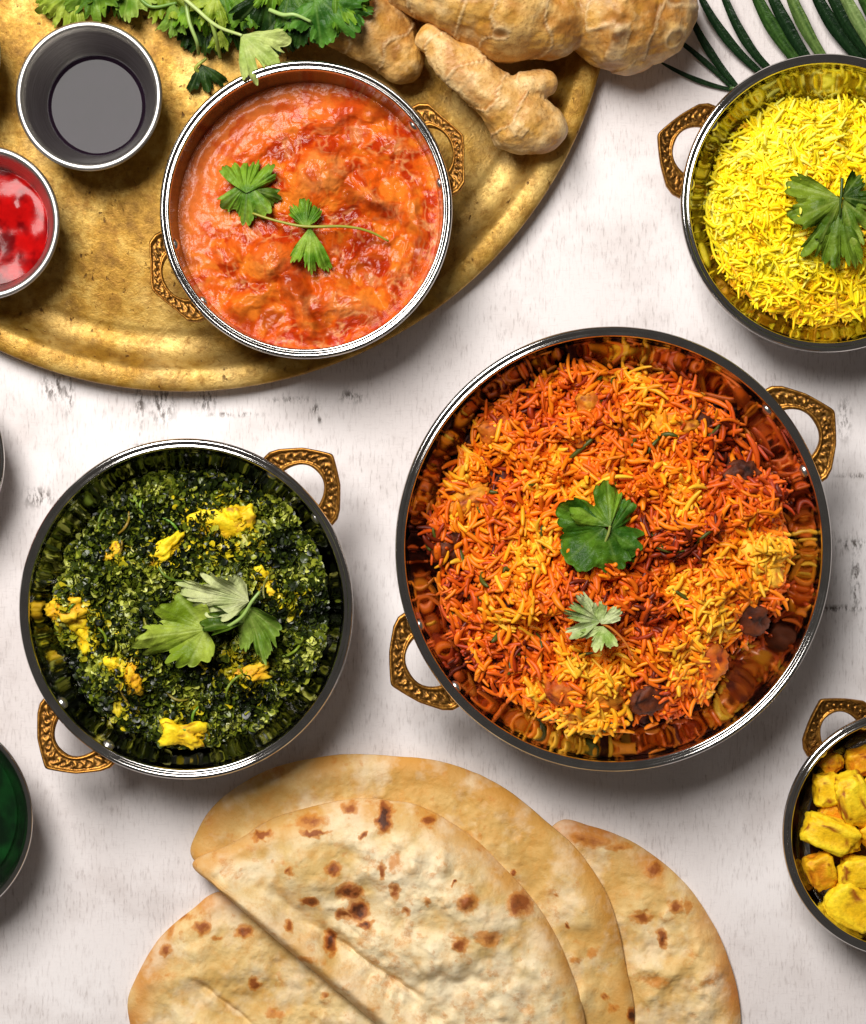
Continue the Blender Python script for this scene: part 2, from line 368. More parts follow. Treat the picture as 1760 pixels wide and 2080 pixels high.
def handle(b, al, w, ext):
    n = 141; t = np.linspace(-1, 1, n)
    A = np.array([(-w * 0.93, -12), (-w * 1.01, 4), (-w * 1.0, 20), (-w * 0.90, 34), (-w * 0.55, ext * 0.70), (-w * 0.05, ext * 0.985), (0, ext)])
    seg = np.concatenate([[0], np.cumsum(np.linalg.norm(np.diff(A, axis=0), axis=1))]); seg /= seg[-1]
    s1 = 1 - np.abs(t)
    O = np.stack([np.interp(s1, seg, A[:, 0]) * np.where(t < 0, 1, -1), np.interp(s1, seg, A[:, 1])], 1)
    tau = s1 * np.pi / 2
    I = np.stack([-0.52 * w * np.cos(tau) ** 0.8 * np.where(t < 0, 1, -1), -12 + (ext * 0.50 + 12) * np.sin(tau)], 1)
    sv = np.array([0.03, 0.0, 0.0, 0.05, 0.10, 0.15, 0.19, 0.27, 0.35, 0.43, 0.5, 0.57, 0.65, 0.73, 0.81, 0.85, 0.90, 0.95, 1.0, 1.0, 0.97, 0.5])
    hv = np.array([-8, -4, 5, 8.5, 9, 8.5, 3, 3, 3, 3, 3, 3, 3, 3, 3, 8, 8.5, 8, 5, -4, -8, -9.0])
    T, Sx = np.meshgrid(t, sv, indexing='ij')
    P = O[:, None, :] * (1 - Sx[..., None]) + I[:, None, :] * Sx[..., None]
    inside = ((Sx > 0.2) & (Sx < 0.8) & (hv[None, :] > 0)).astype(float)
    pat = np.maximum(0, np.sin(T * 46 + 3.0 * np.sin(Sx * 9.0))) * np.maximum(0, np.sin((Sx - 0.19) / 0.62 * np.pi)) + 0.35 * vnoise(T * 40, Sx * 8, 0, 3)
    hz = hv[None, :] + inside * 3.0 * pat + 0 * T
    Rb = b.R - 5
    u = P[..., 0:1] * 0
    uu = P[..., 1] - (P[..., 0] ** 2) / (2 * Rb); vv = P[..., 0]
    rise = -26 + 14 * np.clip(P[..., 1], 0, None) / ext
    er = np.array([math.cos(al), math.sin(al)]); et = np.array([-er[1], er[0]])
    XY = (Rb + uu)[..., None] * er + vv[..., None] * et; XY[..., 1] *= b.ey
    V = np.concatenate([XY, (rise + hz + b.zr - b.z0)[..., None]], -1).reshape(-1, 3)
    k = len(sv)
    F = grid_faces(k, n, True); k1 = np.arange(k)
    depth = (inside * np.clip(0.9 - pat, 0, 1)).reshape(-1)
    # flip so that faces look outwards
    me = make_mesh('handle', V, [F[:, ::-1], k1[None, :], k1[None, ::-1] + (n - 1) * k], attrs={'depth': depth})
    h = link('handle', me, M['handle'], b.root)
    for sg in (-1, 1):
        zz = b.zr - 32; a2 = al + sg * 0.70 * w / b.R; rr = float(inner_r(b, zz)) + 1
        th = np.linspace(0, np.pi, 7); ph = np.linspace(0, 2 * np.pi, 14, endpoint=False)
        TH, PH = np.meshgrid(th, ph, indexing='ij')
        q = np.stack([-9.0 * np.cos(TH), 12.5 * np.sin(TH) * np.cos(PH), 12.5 * np.sin(TH) * np.sin(PH)], -1).reshape(-1, 3)
        e = np.array([math.cos(a2), math.sin(a2), 0]); tt = np.array([-e[1], e[0], 0])
        p = e * rr; V2 = p + q[:, 0:1] * e + q[:, 1:2] * tt + q[:, 2:3] * np.array([0, 0, 1]); V2[:, 1] *= b.ey; V2[:, 2] += zz - b.z0
        link('rivet', make_mesh('rivet', V2, grid_faces(14, 7, True)), M['rivet'], h)

curry_bowl = build_bowl(622, 425, 298, 196, TRAY_Z + 2, 'polished steel bowl of tomato curry standing on the brass tray', (25, 207), pw=4.0, pq=0.5, hw=0.33, hext=0.20)
yellow_bowl = build_bowl(1681, 412, 298, 190, 0, 'polished steel bowl of yellow rice next to the palm leaf', (158, -22), hw=0.33, hext=0.26)
saag_bowl = build_bowl(378, 1237, 340, 205, 0, 'polished steel bowl of dark green spinach', (46, 228), hw=0.285, hext=0.275)
biryani_bowl = build_bowl(1247, 1115, 444, 240, 0, 'largest polished steel bowl, filled with orange rice', (31.5, 211), hw=0.245, hext=0.20)
aloo_bowl = build_bowl(1837, 1695, 247, 165, 0, 'small polished steel bowl of potato cut off by the right edge', (122, -58), hw=0.33, hext=0.30)

# small rimmed cups and bowls without handles
def build_cup(px, py, Rpx, zr, z0, label, rb=0.66, mat='cup', name='sauce_cup', cat='cup', ey=1.025, lip=7.0, group='steel sauce cups on the tray'):
    b = Bowl(); b.c = G(px, py, zr); b.R = Rpx * (1 - zr / CAMH); b.zr = zr; b.z0 = z0; b.ey = ey; R = b.R; zl = zr - z0; b.o = np.array([b.c[0], b.c[1], z0]); b.rb = rb
    b.wall = lambda z: (R - 2 * lip) * (rb + (1 - rb) * np.clip((z - z0) / zl, 0, 1) ** 0.9)
    prof = [(0.5, 5)] + [(float(b.wall(z0 + zl * q)) - (8 if q == 0.04 else 0), zl * q + (1 if q == 0.04 else 0)) for q in (0.04, 0.08, 0.12, 0.2, 0.4, 0.6, 0.8, 0.9, 0.96)]
    prof += [(R - 2 * lip + 1, zl - 2), (R - 1.6 * lip, zl + 1), (R - lip, zl + 2.5), (R - 0.4 * lip, zl + 1.2), (R, zl - 2), (R - 0.2 * lip, zl - 6), (R - 0.9 * lip, zl - 8)]
    prof += [(float(b.wall(z0 + zl * q)) + 5, zl * q) for q in (0.85, 0.6, 0.3, 0.05)] + [((R - 2 * lip) * rb, 0), (0.5, 0.5)]
    v, f = revolve(prof, 256, ey)
    o = link(name, make_mesh(name, v, f), M[mat], loc=b.o); tag(o, label, cat, group); b.root = o
    return b
cup1 = build_cup(181, 195, 149, TRAY_Z + 140, TRAY_Z, 'brushed steel cup of dark thin sauce on the brass tray', 0.62)
cup2 = build_cup(-31, 452, 153, TRAY_Z + 130, TRAY_Z, 'steel cup of red chutney on the tray, cut by left edge', 0.66)
cup3 = build_cup(-150, 112, 152, TRAY_Z + 135, TRAY_Z, 'steel cup rim barely showing at the left edge of the tray', 0.64)
green_bowl = build_cup(-152, 1665, 219, 150, 0, 'small thin-rimmed bowl of dark green chutney at the left edge', 0.6, 'steel', 'dip_bowl', 'bowl', 1.0, 6.0, 'dip bowls at the left edge')
pale_bowl = build_cup(-196, 935, 206, 120, 0, 'thin-rimmed bowl of red dip barely showing at left edge', 0.6, 'steel', 'dip_bowl', 'bowl', 1.0, 6.0, 'dip bowls at the left edge')

# ------------------------------------------------------------------ liquids and sauces
def disc(b, z, rad, ns, nt, hfun, cfun, name, mat, label, cat, power=1.0):
    s = np.linspace(0.004, 1, ns) ** power; th = np.linspace(0, 2 * np.pi, nt, endpoint=False)
    Sg, T = np.meshgrid(s, th, indexing='ij'); X = Sg * rad * np.cos(T); Y = Sg * rad * np.sin(T) * b.ey
    Z = hfun(X, Y, Sg) + z - b.z0
    V = np.stack([X, Y, Z], -1).reshape(-1, 3)
    nv = len(V); low = np.stack([X[-1], Y[-1], Z[-1] - 14], -1); V = np.vstack([V, low, [[0, 0, float(Z[0].mean())]], [[0, 0, z - b.z0 - 14]]])
    k = np.arange(nt); k2 = (k + 1) % nt
    F = [grid_faces(nt, ns + 1, True)[:, ::-1], np.stack([k2, k, np.full(nt, nv + nt)], 1)[:, ::-1], np.stack([ns * nt + k, ns * nt + k2, np.full(nt, nv + nt + 1)], 1)]
    C = cfun(X, Y, Sg).reshape(-1, 3); C = np.vstack([C, np.repeat(C[-1:], nt, 0), C[:1], C[:1]])
    me = make_mesh(name, V, F, C); o = link(name, me, M[mat], loc=b.o); tag(o, label, cat); return o
def flat(X, Y, s): return 3.5 * np.clip((s - 0.90) / 0.10, 0, 1) ** 2 + 0.15 * fbm(X / 60, Y / 60, 0, 2, 3)
z = cup1.z0 + 46; disc(cup1, z, cup1.wall(z) + 0.5, 60, 200, flat, lambda X, Y, s: np.tile(lin((26, 16, 26)), X.shape + (1,)), 'dark_sauce', 'dark', 'still dark sauce filling the cup near the coriander', 'sauce')
def hred(X, Y, s):
    n = fbm(X / 60, Y / 60, 0, 2, 11); return 4 * n + 9 * np.exp(-((X - 50) ** 2 + (Y - 40) ** 2) / 700) + 3 * s ** 8
def cred(X, Y, s):
    f = sstep(-0.3, 0.4, fbm(X / 30, Y / 30, 0, 4, 31)); return mixc(lin((96, 2, 5)), lin((166, 10, 10)), f)
z = cup2.z0 + 66; disc(cup2, z, cup2.wall(z) + 0.5, 60, 200, hred, cred, 'red_chutney', 'red', 'glossy red chutney in the steel cup at left edge', 'sauce')
z = cup3.z0 + 60; disc(cup3, z, cup3.wall(z) + 0.5, 30, 128, flat, lambda X, Y, s: np.tile(lin((90, 40, 16)), X.shape + (1,)), 'brown_sauce', 'red', 'brown sauce inside the cup just past the left edge', 'sauce')
z = green_bowl.z0 + 84; disc(green_bowl, z, green_bowl.wall(z) + 0.5, 60, 200, lambda X, Y, s: 5 * fbm(X / 60, Y / 60, 0, 3, 41) + 4 * s ** 6, lambda X, Y, s: mixc(lin((4, 24, 8)), lin((8, 52, 16)), sstep(-0.4, 0.4, fbm(X / 40, Y / 40, 0, 4, 5))), 'green_chutney', 'chut', 'smooth dark green chutney in the bowl at left edge', 'sauce')
z = pale_bowl.z0 + 76; disc(pale_bowl, z, pale_bowl.wall(z) + 0.5, 40, 160, lambda X, Y, s: 4 * fbm(X / 50, Y / 50, 0, 3, 51), lambda X, Y, s: mixc(lin((150, 50, 26)), lin((196, 96, 62)), sstep(-0.4, 0.4, fbm(X / 40, Y / 40, 0, 4, 8))), 'red_dip', 'red', 'reddish dip in the bowl barely showing at left edge', 'sauce')

# tomato curry
def curry():
    b = curry_bowl; z = b.zr - 84; rad = float(inner_r(b, z)) + 1
    def loc(px, py): g = G(px, py, z + 10); return g[0] - b.c[0], g[1] - b.c[1]
    lumps = [(648, 350, 66, 46, 16, 0.5), (752, 398, 58, 26, 14, -0.5), (558, 526, 50, 42, 14, 0.3), (612, 622, 22, 66, 16, 0.35), (700, 618, 60, 36, 13, -0.3), (515, 610, 50, 26, 8, 0.6), (836, 440, 20, 60, 9, 0.2),
             (690, 236, 70, 24, 8, 0.1), (795, 300, 46, 30, 8, -0.6), (660, 470, 44, 22, 7, 0.1), (800, 570, 24, 56, 8, -0.4), (455, 520, 34, 24, 6, 0.4), (740, 690, 60, 16, 6, 0.5)]
    def lumpq(wx, wy, px, py, a, c, ro):
        lx, ly = loc(px, py); dx, dy = wx - lx, wy - ly; ca, sa = math.cos(ro), math.sin(ro)
        return ((dx * ca + dy * sa) / a) ** 2 + ((-dx * sa + dy * ca) / c) ** 2
    def calmf(X, Y, s):
        a = np.degrees(np.arctan2(Y, X)); a = np.where(a < -90, a + 360, a)
        return sstep(0.52, 0.82, s + 0.18 * fbm(X / 60, Y / 60, 0, 3, 77)) * sstep(50, 110, a) * sstep(225, 170, a)
    def h(X, Y, s):
        wx = X + 16 * fbm(X / 46, Y / 46, 0, 3, 3); wy = Y + 16 * fbm(X / 46, Y / 46, 4.4, 3, 9)
        H = 3.5 * fbm(wx / 60, wy / 60, 0, 3, 21)
        calm = calmf(X, Y, s)      # smoother stretch along the upper left wall
        for (px, py, a, c, hh, ro) in lumps:
            q = lumpq(wx, wy, px, py, a, c, ro); H = np.maximum(H, H * 0.4 + 2.1 * hh * np.clip(1.15 * np.exp(-q ** 1.1), 0, 1))
        ridged = 1 - np.abs(fbm(wx / 22, wy / 22, 0, 4, 61)) * 2.2
        rg = np.hypot(wx - 10, wy + 20); swirl = np.sin(rg / 11 + 2.2 * np.arctan2(wy + 20, wx - 10) + 4 * fbm(X / 55, Y / 55, 0, 3, 23))
        H = H + (1 - 0.75 * calm) * (2.6 * ridged + 2.6 * swirl * sstep(-0.2, 0.4, fbm(X / 70, Y / 70, 0, 2, 29)) + 1.2 * fbm(wx / 12, wy / 12, 0, 3, 71))
        rr = np.hypot(X + 30, Y - 30); H = H + calm * 1.6 * np.sin(rr / 7.5 + 3 * fbm(X / 60, Y / 60, 0, 3, 19)) * sstep(120, 190, rr)
        return H * sstep(1.02, 0.9, s) + 2.0 * s ** 10
    def c(X, Y, s):
        wx = X + 22 * fbm(X / 50, Y / 50, 0, 3, 3); wy = Y + 22 * fbm(X / 50, Y / 50, 4.4, 3, 9)
        calm = calmf(X, Y, s)
        f1 = fbm(wx / 34, wy / 34, 0, 4, 100); f2 = fbm(wx / 16, wy / 16, 0, 3, 200); f3 = fbm(wx / 70, wy / 70, 0, 3, 300)
        hgt = h(X, Y, s)
        C = mixc(lin((224, 92, 18)), lin((190, 52, 8)), sstep(-0.05, 0.40, f1 + 0.4 * f2))
        C = mixc(C, lin((238, 132, 40)), sstep(0.05, 0.4, -f1 + 0.35 * f2) * 0.8)
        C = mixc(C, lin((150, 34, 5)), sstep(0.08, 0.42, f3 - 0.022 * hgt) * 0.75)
        st = 1 - np.abs(fbm(wx / 46 + 3, wy / 24, 0, 3, 410)) * 7.0; st2 = 1 - np.abs(fbm(wx / 20, wy / 34 + 7, 0, 3, 420)) * 6.0
        C = mixc(C, lin((246, 180, 110)), np.clip(np.maximum(st, 0.8 * st2), 0, 1) * sstep(-0.1, 0.4, f1 - 0.3 * f3) * 0.6)
        lm = 0 * X
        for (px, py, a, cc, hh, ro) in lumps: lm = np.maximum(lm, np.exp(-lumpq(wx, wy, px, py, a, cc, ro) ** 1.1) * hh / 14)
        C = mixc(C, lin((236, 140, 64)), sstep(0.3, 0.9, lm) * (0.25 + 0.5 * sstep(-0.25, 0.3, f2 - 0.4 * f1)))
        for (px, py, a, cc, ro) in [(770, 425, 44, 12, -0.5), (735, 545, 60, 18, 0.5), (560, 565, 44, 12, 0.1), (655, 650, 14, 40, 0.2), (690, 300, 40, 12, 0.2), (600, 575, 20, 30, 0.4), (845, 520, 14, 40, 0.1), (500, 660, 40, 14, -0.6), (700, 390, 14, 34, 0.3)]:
            C = mixc(C, lin((150, 36, 5)), 0.75 * np.exp(-lumpq(wx, wy, px, py, a, cc, ro) ** 1.1))  # dark red shadows around the lumps, painted into the curry colour
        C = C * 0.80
        C = mixc(C, mixc(lin((222, 116, 52)), lin((206, 84, 26)), sstep(-0.1, 0.5, f1 + 0.5 * f2)), calm * 0.85)
        lx, ly = loc(700, 230); red = np.exp(-(((wx - lx) / 46) ** 2 + ((wy - ly) / 24) ** 2)); C = mixc(C, lin((176, 34, 6)), red * 0.8)
        return C
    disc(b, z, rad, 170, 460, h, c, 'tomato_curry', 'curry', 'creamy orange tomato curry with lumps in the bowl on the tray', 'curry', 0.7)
    return z
curry_z = curry()

# ------------------------------------------------------------------ rice
def grain_shape(bend):
    nr, ns = 6, 6; t = np.linspace(0, 1, nr); rad = np.array([0.58, 0.92, 1.0, 1.0, 0.9, 0.54]) 
    th = np.linspace(0, 2 * np.pi, ns, endpoint=False)
    V = np.stack([np.repeat((t - 0.5)[:, None], ns, 1), 0.5 * rad[:, None] * np.cos(th), 0.5 * rad[:, None] * np.sin(th)], -1).reshape(-1, 3)
    V = np.vstack([V, [[-0.54, 0, 0]], [[0.54, 0, 0]]])
    k = np.arange(ns); k2 = (k + 1) % ns
    T = np.vstack([np.stack([k2, k, np.full(ns, nr * ns)], 1), np.stack([(nr - 1) * ns + k, (nr - 1) * ns + k2, np.full(ns, nr * ns + 1)], 1)])
    g = grid_faces(ns, nr, True); Q = np.vstack([g[:, [0, 1, 2]], g[:, [0, 2, 3]]])
    return V, np.vstack([Q, T])[:, ::-1], bend
def at(b, px, py, z): g = G(px, py, z); return g[0] - b.c[0], g[1] - b.c[1]
def rice(b, name, label, hfun, edge_z, n, glen, gwid, palette, pick, bedcol, ring=1.0, frame=None, lift=9.0, tiltdeg=24, part_label=None, clear=()):
    root = thing(name, b.o, label, 'rice')
    re = float(inner_r(b, edge_z)) * ring
    def hz(X, Y):
        rho = np.hypot(X, Y / b.ey) / re; return hfun(X, Y, rho)
    # bed
    ns_, nt = 60, 180; s = np.linspace(0.005, 1.0, ns_); th = np.linspace(0, 2 * np.pi, nt, endpoint=False); Sg, T = np.meshgrid(s, th, indexing='ij')
    X = Sg * re * np.cos(T); Y = Sg * re * np.sin(T) * b.ey; Z = hz(X, Y) - 9 + 5 * fbm(X / 14, Y / 14, 0, 3, 2); Z = np.where(Sg > 0.97, Z - 12, Z)
    k_ = np.minimum(1, (inner_r(b, Z) - 2) / np.maximum(1, np.hypot(X, Y / b.ey))); X = X * k_; Y = Y * k_
    V = np.stack([X, Y, Z - b.z0], -1).reshape(-1, 3); f = sstep(-0.4, 0.4, fbm(X / 20, Y / 20, 0, 3, 8))
    C = mixc(lin(bedcol[0]), lin(bedcol[1]), f).reshape(-1, 3)
    link('rice_bed', make_mesh('rice_bed', V, grid_faces(nt, ns_, True)[:, ::-1], C), M['bed'], root)
    # grains
    r = np.sqrt(rng.random(n)); r = r * np.where(r > 0.92, 0.985, 1.0); a = rng.random(n) * 2 * np.pi
    gx = r * re * np.cos(a) + rng.normal(0, 2, n); gy = (r * re * np.sin(a)) * b.ey
    e = 6.0; gz = hz(gx, gy); nx = -(hz(gx + e, gy) - hz(gx - e, gy)) / (2 * e); ny = -(hz(gx, gy + e) - hz(gx, gy - e)) / (2 * e)
    nrm = np.stack([nx, ny, np.ones(n)], 1); nrm /= np.linalg.norm(nrm, axis=1)[:, None]
    off = rng.random(n) ** 1.1 * lift * 2.2 - lift * 1.1
    flow = rng.random(n) * 2 * np.pi
    d = np.stack([np.cos(flow), np.sin(flow), np.tan(np.radians(np.clip(rng.normal(0, tiltdeg, n), -70, 70)))], 1)
    d = d - (d * nrm).sum(1)[:, None] * nrm * 0.6; d /= np.linalg.norm(d, axis=1)[:, None]
    side = np.cross(nrm, d); side /= np.linalg.norm(side, axis=1)[:, None]; upv = np.cross(d, side)
    Lg = glen * np.clip(rng.normal(0.92, 0.32, n), 0.28, 1.6); Wg = gwid * np.clip(rng.normal(1.0, 0.18, n), 0.6, 1.5)
    pos = np.stack([gx, gy, gz - b.z0 + off], 1)
    # keep grains inside the bowl wall
    wall = np.minimum(inner_r(b, pos[:, 2] + b.z0), inner_r(b, pos[:, 2] + b.z0 - 0.35 * np.abs(d[:, 2]) * Lg)) - 1; ends = np.maximum(np.hypot(pos[:, 0] + d[:, 0] * Lg / 2, (pos[:, 1] + d[:, 1] * Lg / 2) / b.ey), np.hypot(pos[:, 0] - d[:, 0] * Lg / 2, (pos[:, 1] - d[:, 1] * Lg / 2) / b.ey))
    keep = ends < wall
    for (px, py, cr) in clear:
        cx, cy = at(b, px, py, edge_z + 40); keep &= rng.random(n) > 0.92 * np.exp(-((gx - cx) ** 2 + (gy - cy) ** 2) / cr ** 2)
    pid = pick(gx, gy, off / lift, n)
    shapes = [grain_shape(bd) for bd in (0.0, 0.10, -0.14)]
    sid = rng.integers(0, 3, n)
    def bent(V, bd): 
        W = V.copy(); return W, bd * 4 * (0.25 - V[:, 0] ** 2)
    # the most exposed grains stand as single pieces
    score = off + rng.normal(0, 1.0, n); vis = keep.copy()
    if frame is not None: vis &= (gx + b.c[0]) < frame
    idx = np.where(vis)[0]; top = idx[np.argsort(-score[idx])[:300]]
    istop = np.zeros(n, bool); istop[top] = True
    cache = {}
    for i in top:
        key = (int(sid[i]), int(pid[i]))
        if key not in cache:
            V, F, bd = shapes[key[0]]; W, bz = bent(V, bd)
            U = np.stack([W[:, 0] * glen, W[:, 1] * gwid + bz * glen, W[:, 2] * gwid], 1)
            cache[key] = make_mesh('rice_grain', U, F, np.tile(lin(palette[key[1]]), (len(U), 1)))
            cache[key].materials.append(M['rice'])
        o = bpy.data.objects.new('rice_grain', cache[key]); col.objects.link(o); o.parent = root
        kx, kw = Lg[i] / glen, Wg[i] / gwid
        A, B, Cc = d[i] * kx, side[i] * kw, upv[i] * kw; p = pos[i] * S
        o.matrix_basis = Matrix(((A[0], B[0], Cc[0], p[0]), (A[1], B[1], Cc[1], p[1]), (A[2], B[2], Cc[2], p[2]), (0, 0, 0, 1)))
    rest = np.where(keep & ~istop)[0]; VV, FF, CC, base = [], [], [], 0
    pal = np.array([lin(c) for c in palette])
    for sdx in range(3):
        ii = rest[sid[rest] == sdx]; V, F, bd = shapes[sdx]; W, bz = bent(V, bd)
        lx = W[None, :, 0] * Lg[ii, None]; ly = W[None, :, 1] * Wg[ii, None] + bz[None] * Lg[ii, None]; lz = W[None, :, 2] * Wg[ii, None]
        P = pos[ii, None, :] + lx[..., None] * d[ii, None] + ly[..., None] * side[ii, None] + lz[..., None] * upv[ii, None]
        VV.append(P.reshape(-1, 3)); m = len(V)
        FF.append((F[None] + (np.arange(len(ii)) * m)[:, None, None] + base).reshape(-1, 3)); base += len(ii) * m
        cc = pal[pid[ii]] * rng.uniform(0.86, 1.12, (len(ii), 1)); CC.append(np.repeat(cc, m, 0))
    o = link('rice_grains', make_mesh('rice_grains', np.vstack(VV), np.vstack(FF), np.vstack(CC)), M['rice'], root); o['kind'] = 'stuff'
    return hz

# spiced orange rice
def biryani_h(X, Y, rho):
    h = 129 + 62 * np.clip(1 - rho ** 2.2, -0.3, 1) + 26 * fbm(X / 95, Y / 95, 0, 3, 14) + 30 * fbm(X / 38, Y / 38, 0, 2, 15)
    for (px, py, r, dz) in [(1515, 1400, 90, -56), (1480, 930, 60, -24), (1000, 950, 60, -36), (900, 1240, 60, -24), (1080, 1480, 70, -20), (1380, 1250, 36, -14), (1300, 1480, 70, -26), (960, 1130, 60, -16), (1195, 1420, 70, 26), (1560, 1120, 60, 26), (1560, 1300, 50, -22)]:
        x, y = at(biryani_bowl, px, py, 170); h = h + dz * np.exp(-((X - x) ** 2 + (Y - y) ** 2) / r ** 2)
    return h
BP = [(240, 130, 14), (226, 104, 12), (248, 150, 20), (200, 76, 10), (160, 50, 8), (252, 172, 30), (214, 90, 12), (104, 30, 6), (250, 188, 46), (76, 80, 22)]
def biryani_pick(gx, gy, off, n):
    f = fbm(gx / 70, gy / 70, 0, 3, 55) * 1.3 + rng.normal(0, 0.30, n) + 0.22 * off  # deeper grains are picked darker red, painting shade into the pile
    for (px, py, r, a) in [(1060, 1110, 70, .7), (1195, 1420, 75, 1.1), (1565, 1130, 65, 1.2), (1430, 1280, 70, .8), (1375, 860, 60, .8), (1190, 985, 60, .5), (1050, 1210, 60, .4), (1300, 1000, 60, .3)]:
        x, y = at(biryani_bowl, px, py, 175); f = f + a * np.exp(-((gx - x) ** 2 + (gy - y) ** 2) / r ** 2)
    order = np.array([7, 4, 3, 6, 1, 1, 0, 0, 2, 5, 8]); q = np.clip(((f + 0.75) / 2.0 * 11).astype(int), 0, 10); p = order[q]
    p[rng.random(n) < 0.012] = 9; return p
bh = rice(biryani_bowl, 'spiced_rice', 'orange spiced rice heaped in the largest bowl', biryani_h, 129, 9600, 44, 9.2, BP, biryani_pick, ((36, 10, 4), (96, 30, 8)), ring=1.0, lift=14, tiltdeg=36, clear=[(1380, 1250, 30), (1300, 1485, 48), (1530, 1400, 62), (1005, 960, 34), (955, 880, 40), (1480, 925, 40), (905, 1150, 36), (1560, 1270, 40), (1190, 900, 18), (1100, 1020, 16), (1440, 1120, 18), (1010, 1330, 20), (1280, 1340, 18), (1120, 1250, 16), (1330, 930, 18)])  # bed coloured dark brown to paint shadow into the gaps between grains

# yellow rice
def yellow_h(X, Y, rho):
    return 89 + 67 * np.clip(1 - rho ** 2.2, -0.3, 1) + 17 * fbm(X / 80, Y / 80, 0, 3, 114) + 12 * fbm(X / 30, Y / 30, 0, 2, 115)
YP = [(255, 228, 24), (255, 236, 46), (254, 218, 16), (246, 198, 14), (255, 242, 100), (234, 174, 14), (238, 158, 22)]
def yellow_pick(gx, gy, off, n):
    f = fbm(gx / 60, gy / 60, 0, 3, 155) * 0.9 + rng.normal(0, 0.4, n) + 0.35 * off - 0.0022 * (-gy)  # deeper grains get darker yellows, shade painted into their colour
    order = np.array([5, 3, 2, 2, 0, 0, 0, 1, 1, 4]); q = np.clip(((f + 0.9) / 1.9 * 10).astype(int), 0, 9); p = order[q]; p[rng.random(n) < 0.006] = 6; return p
yh = rice(yellow_bowl, 'yellow_rice', 'bright yellow rice heaped in the bowl next to the palm leaf', yellow_h, 89, 6800, 54, 6.8, YP, yellow_pick, ((150, 96, 6), (226, 180, 16)), ring=0.97, frame=860, lift=12, tiltdeg=36)

# ------------------------------------------------------------------ lumps of vegetable
def ico(sub):
    import bmesh
    bm = bmesh.new(); bmesh.ops.create_icosphere(bm, subdivisions=sub, radius=1.0)
    V = np.array([v.co[:] for v in bm.verts]); F = np.array([[v.index for v in f.verts] for f in bm.faces]); bm.free(); return V, F
ICO = ico(4)
def seat(b, hfun, px, py, dz, sz):
    """rest a piece on the food at a spot, pulled in from the bowl wall so that it stays inside"""
    zz = 150.0
    for _ in range(4):
        x, y = at(b, px, py, zz); m = max(sz[0], sz[1]) * 1.12
        lim = float(inner_r(b, zz + dz - sz[2])) - m; h_ = math.hypot(x, y / b.ey)
        if h_ > lim: x *= lim / h_; y *= lim / h_
        zz = float(hfun(np.array(x), np.array(y)))
    return (b.c[0] + x, b.c[1] + y, zz + dz)
def chunk(name, center, size, rot, colors, label, cat, group, mat='potato', boxy=0.45, rough=0.12, spots=0.35, seed=0, fscale=1.0):
    V, F = ICO; U = V.copy()
    p = np.sign(U) * np.abs(U) ** (1 - boxy * 0.55); p /= np.maximum(1e-6, (np.abs(U) ** 3).sum(1) ** (1 / 3.0))[:, None] ** 0.5
    q = p * np.asarray(size, float)
    k = fscale / (0.5 * (size[0] + size[1]))
    nz = fbm(U[:, 0] * 1.6 + seed * 7.3, U[:, 1] * 1.6, U[:, 2] * 1.6, 4, seed); fine = fbm(U[:, 0] * 5 + seed, U[:, 1] * 5, U[:, 2] * 5, 3, seed + 5, 0.65)
    q = q * (1 + rough * (1.6 * nz + 0.7 * fine))[:, None]
    ca, sa = math.cos(rot[2]), math.sin(rot[2]); ct, st = math.cos(rot[0]), math.sin(rot[0])
    q = q @ np.array([[1, 0, 0], [0, ct, -st], [0, st, ct]]).T @ np.array([[ca, -sa, 0], [sa, ca, 0], [0, 0, 1]]).T
    f = sstep(-0.35, 0.45, nz + 0.3 * fine); C = mixc(lin(colors[1]), lin(colors[0]), f)
    n3 = fbm(U[:, 0] * 2.6 + seed * 3.1, U[:, 1] * 2.6 + 4, U[:, 2] * 2.6, 3, seed + 40)
    if spots: C = mixc(C, lin(colors[2]), sstep(0.34 - 0.25 * spots, 0.5 - 0.2 * spots, n3))
    o = link(name, make_mesh(name, q, F, C), M[mat], loc=center); tag(o, label, cat, group); return o
veg_o, veg_y, veg_d = ((206, 110, 22), (168, 68, 12), (110, 36, 8)), ((224, 148, 34), (190, 98, 18), (140, 60, 12)), ((104, 46, 14), (60, 22, 8), (36, 12, 5))
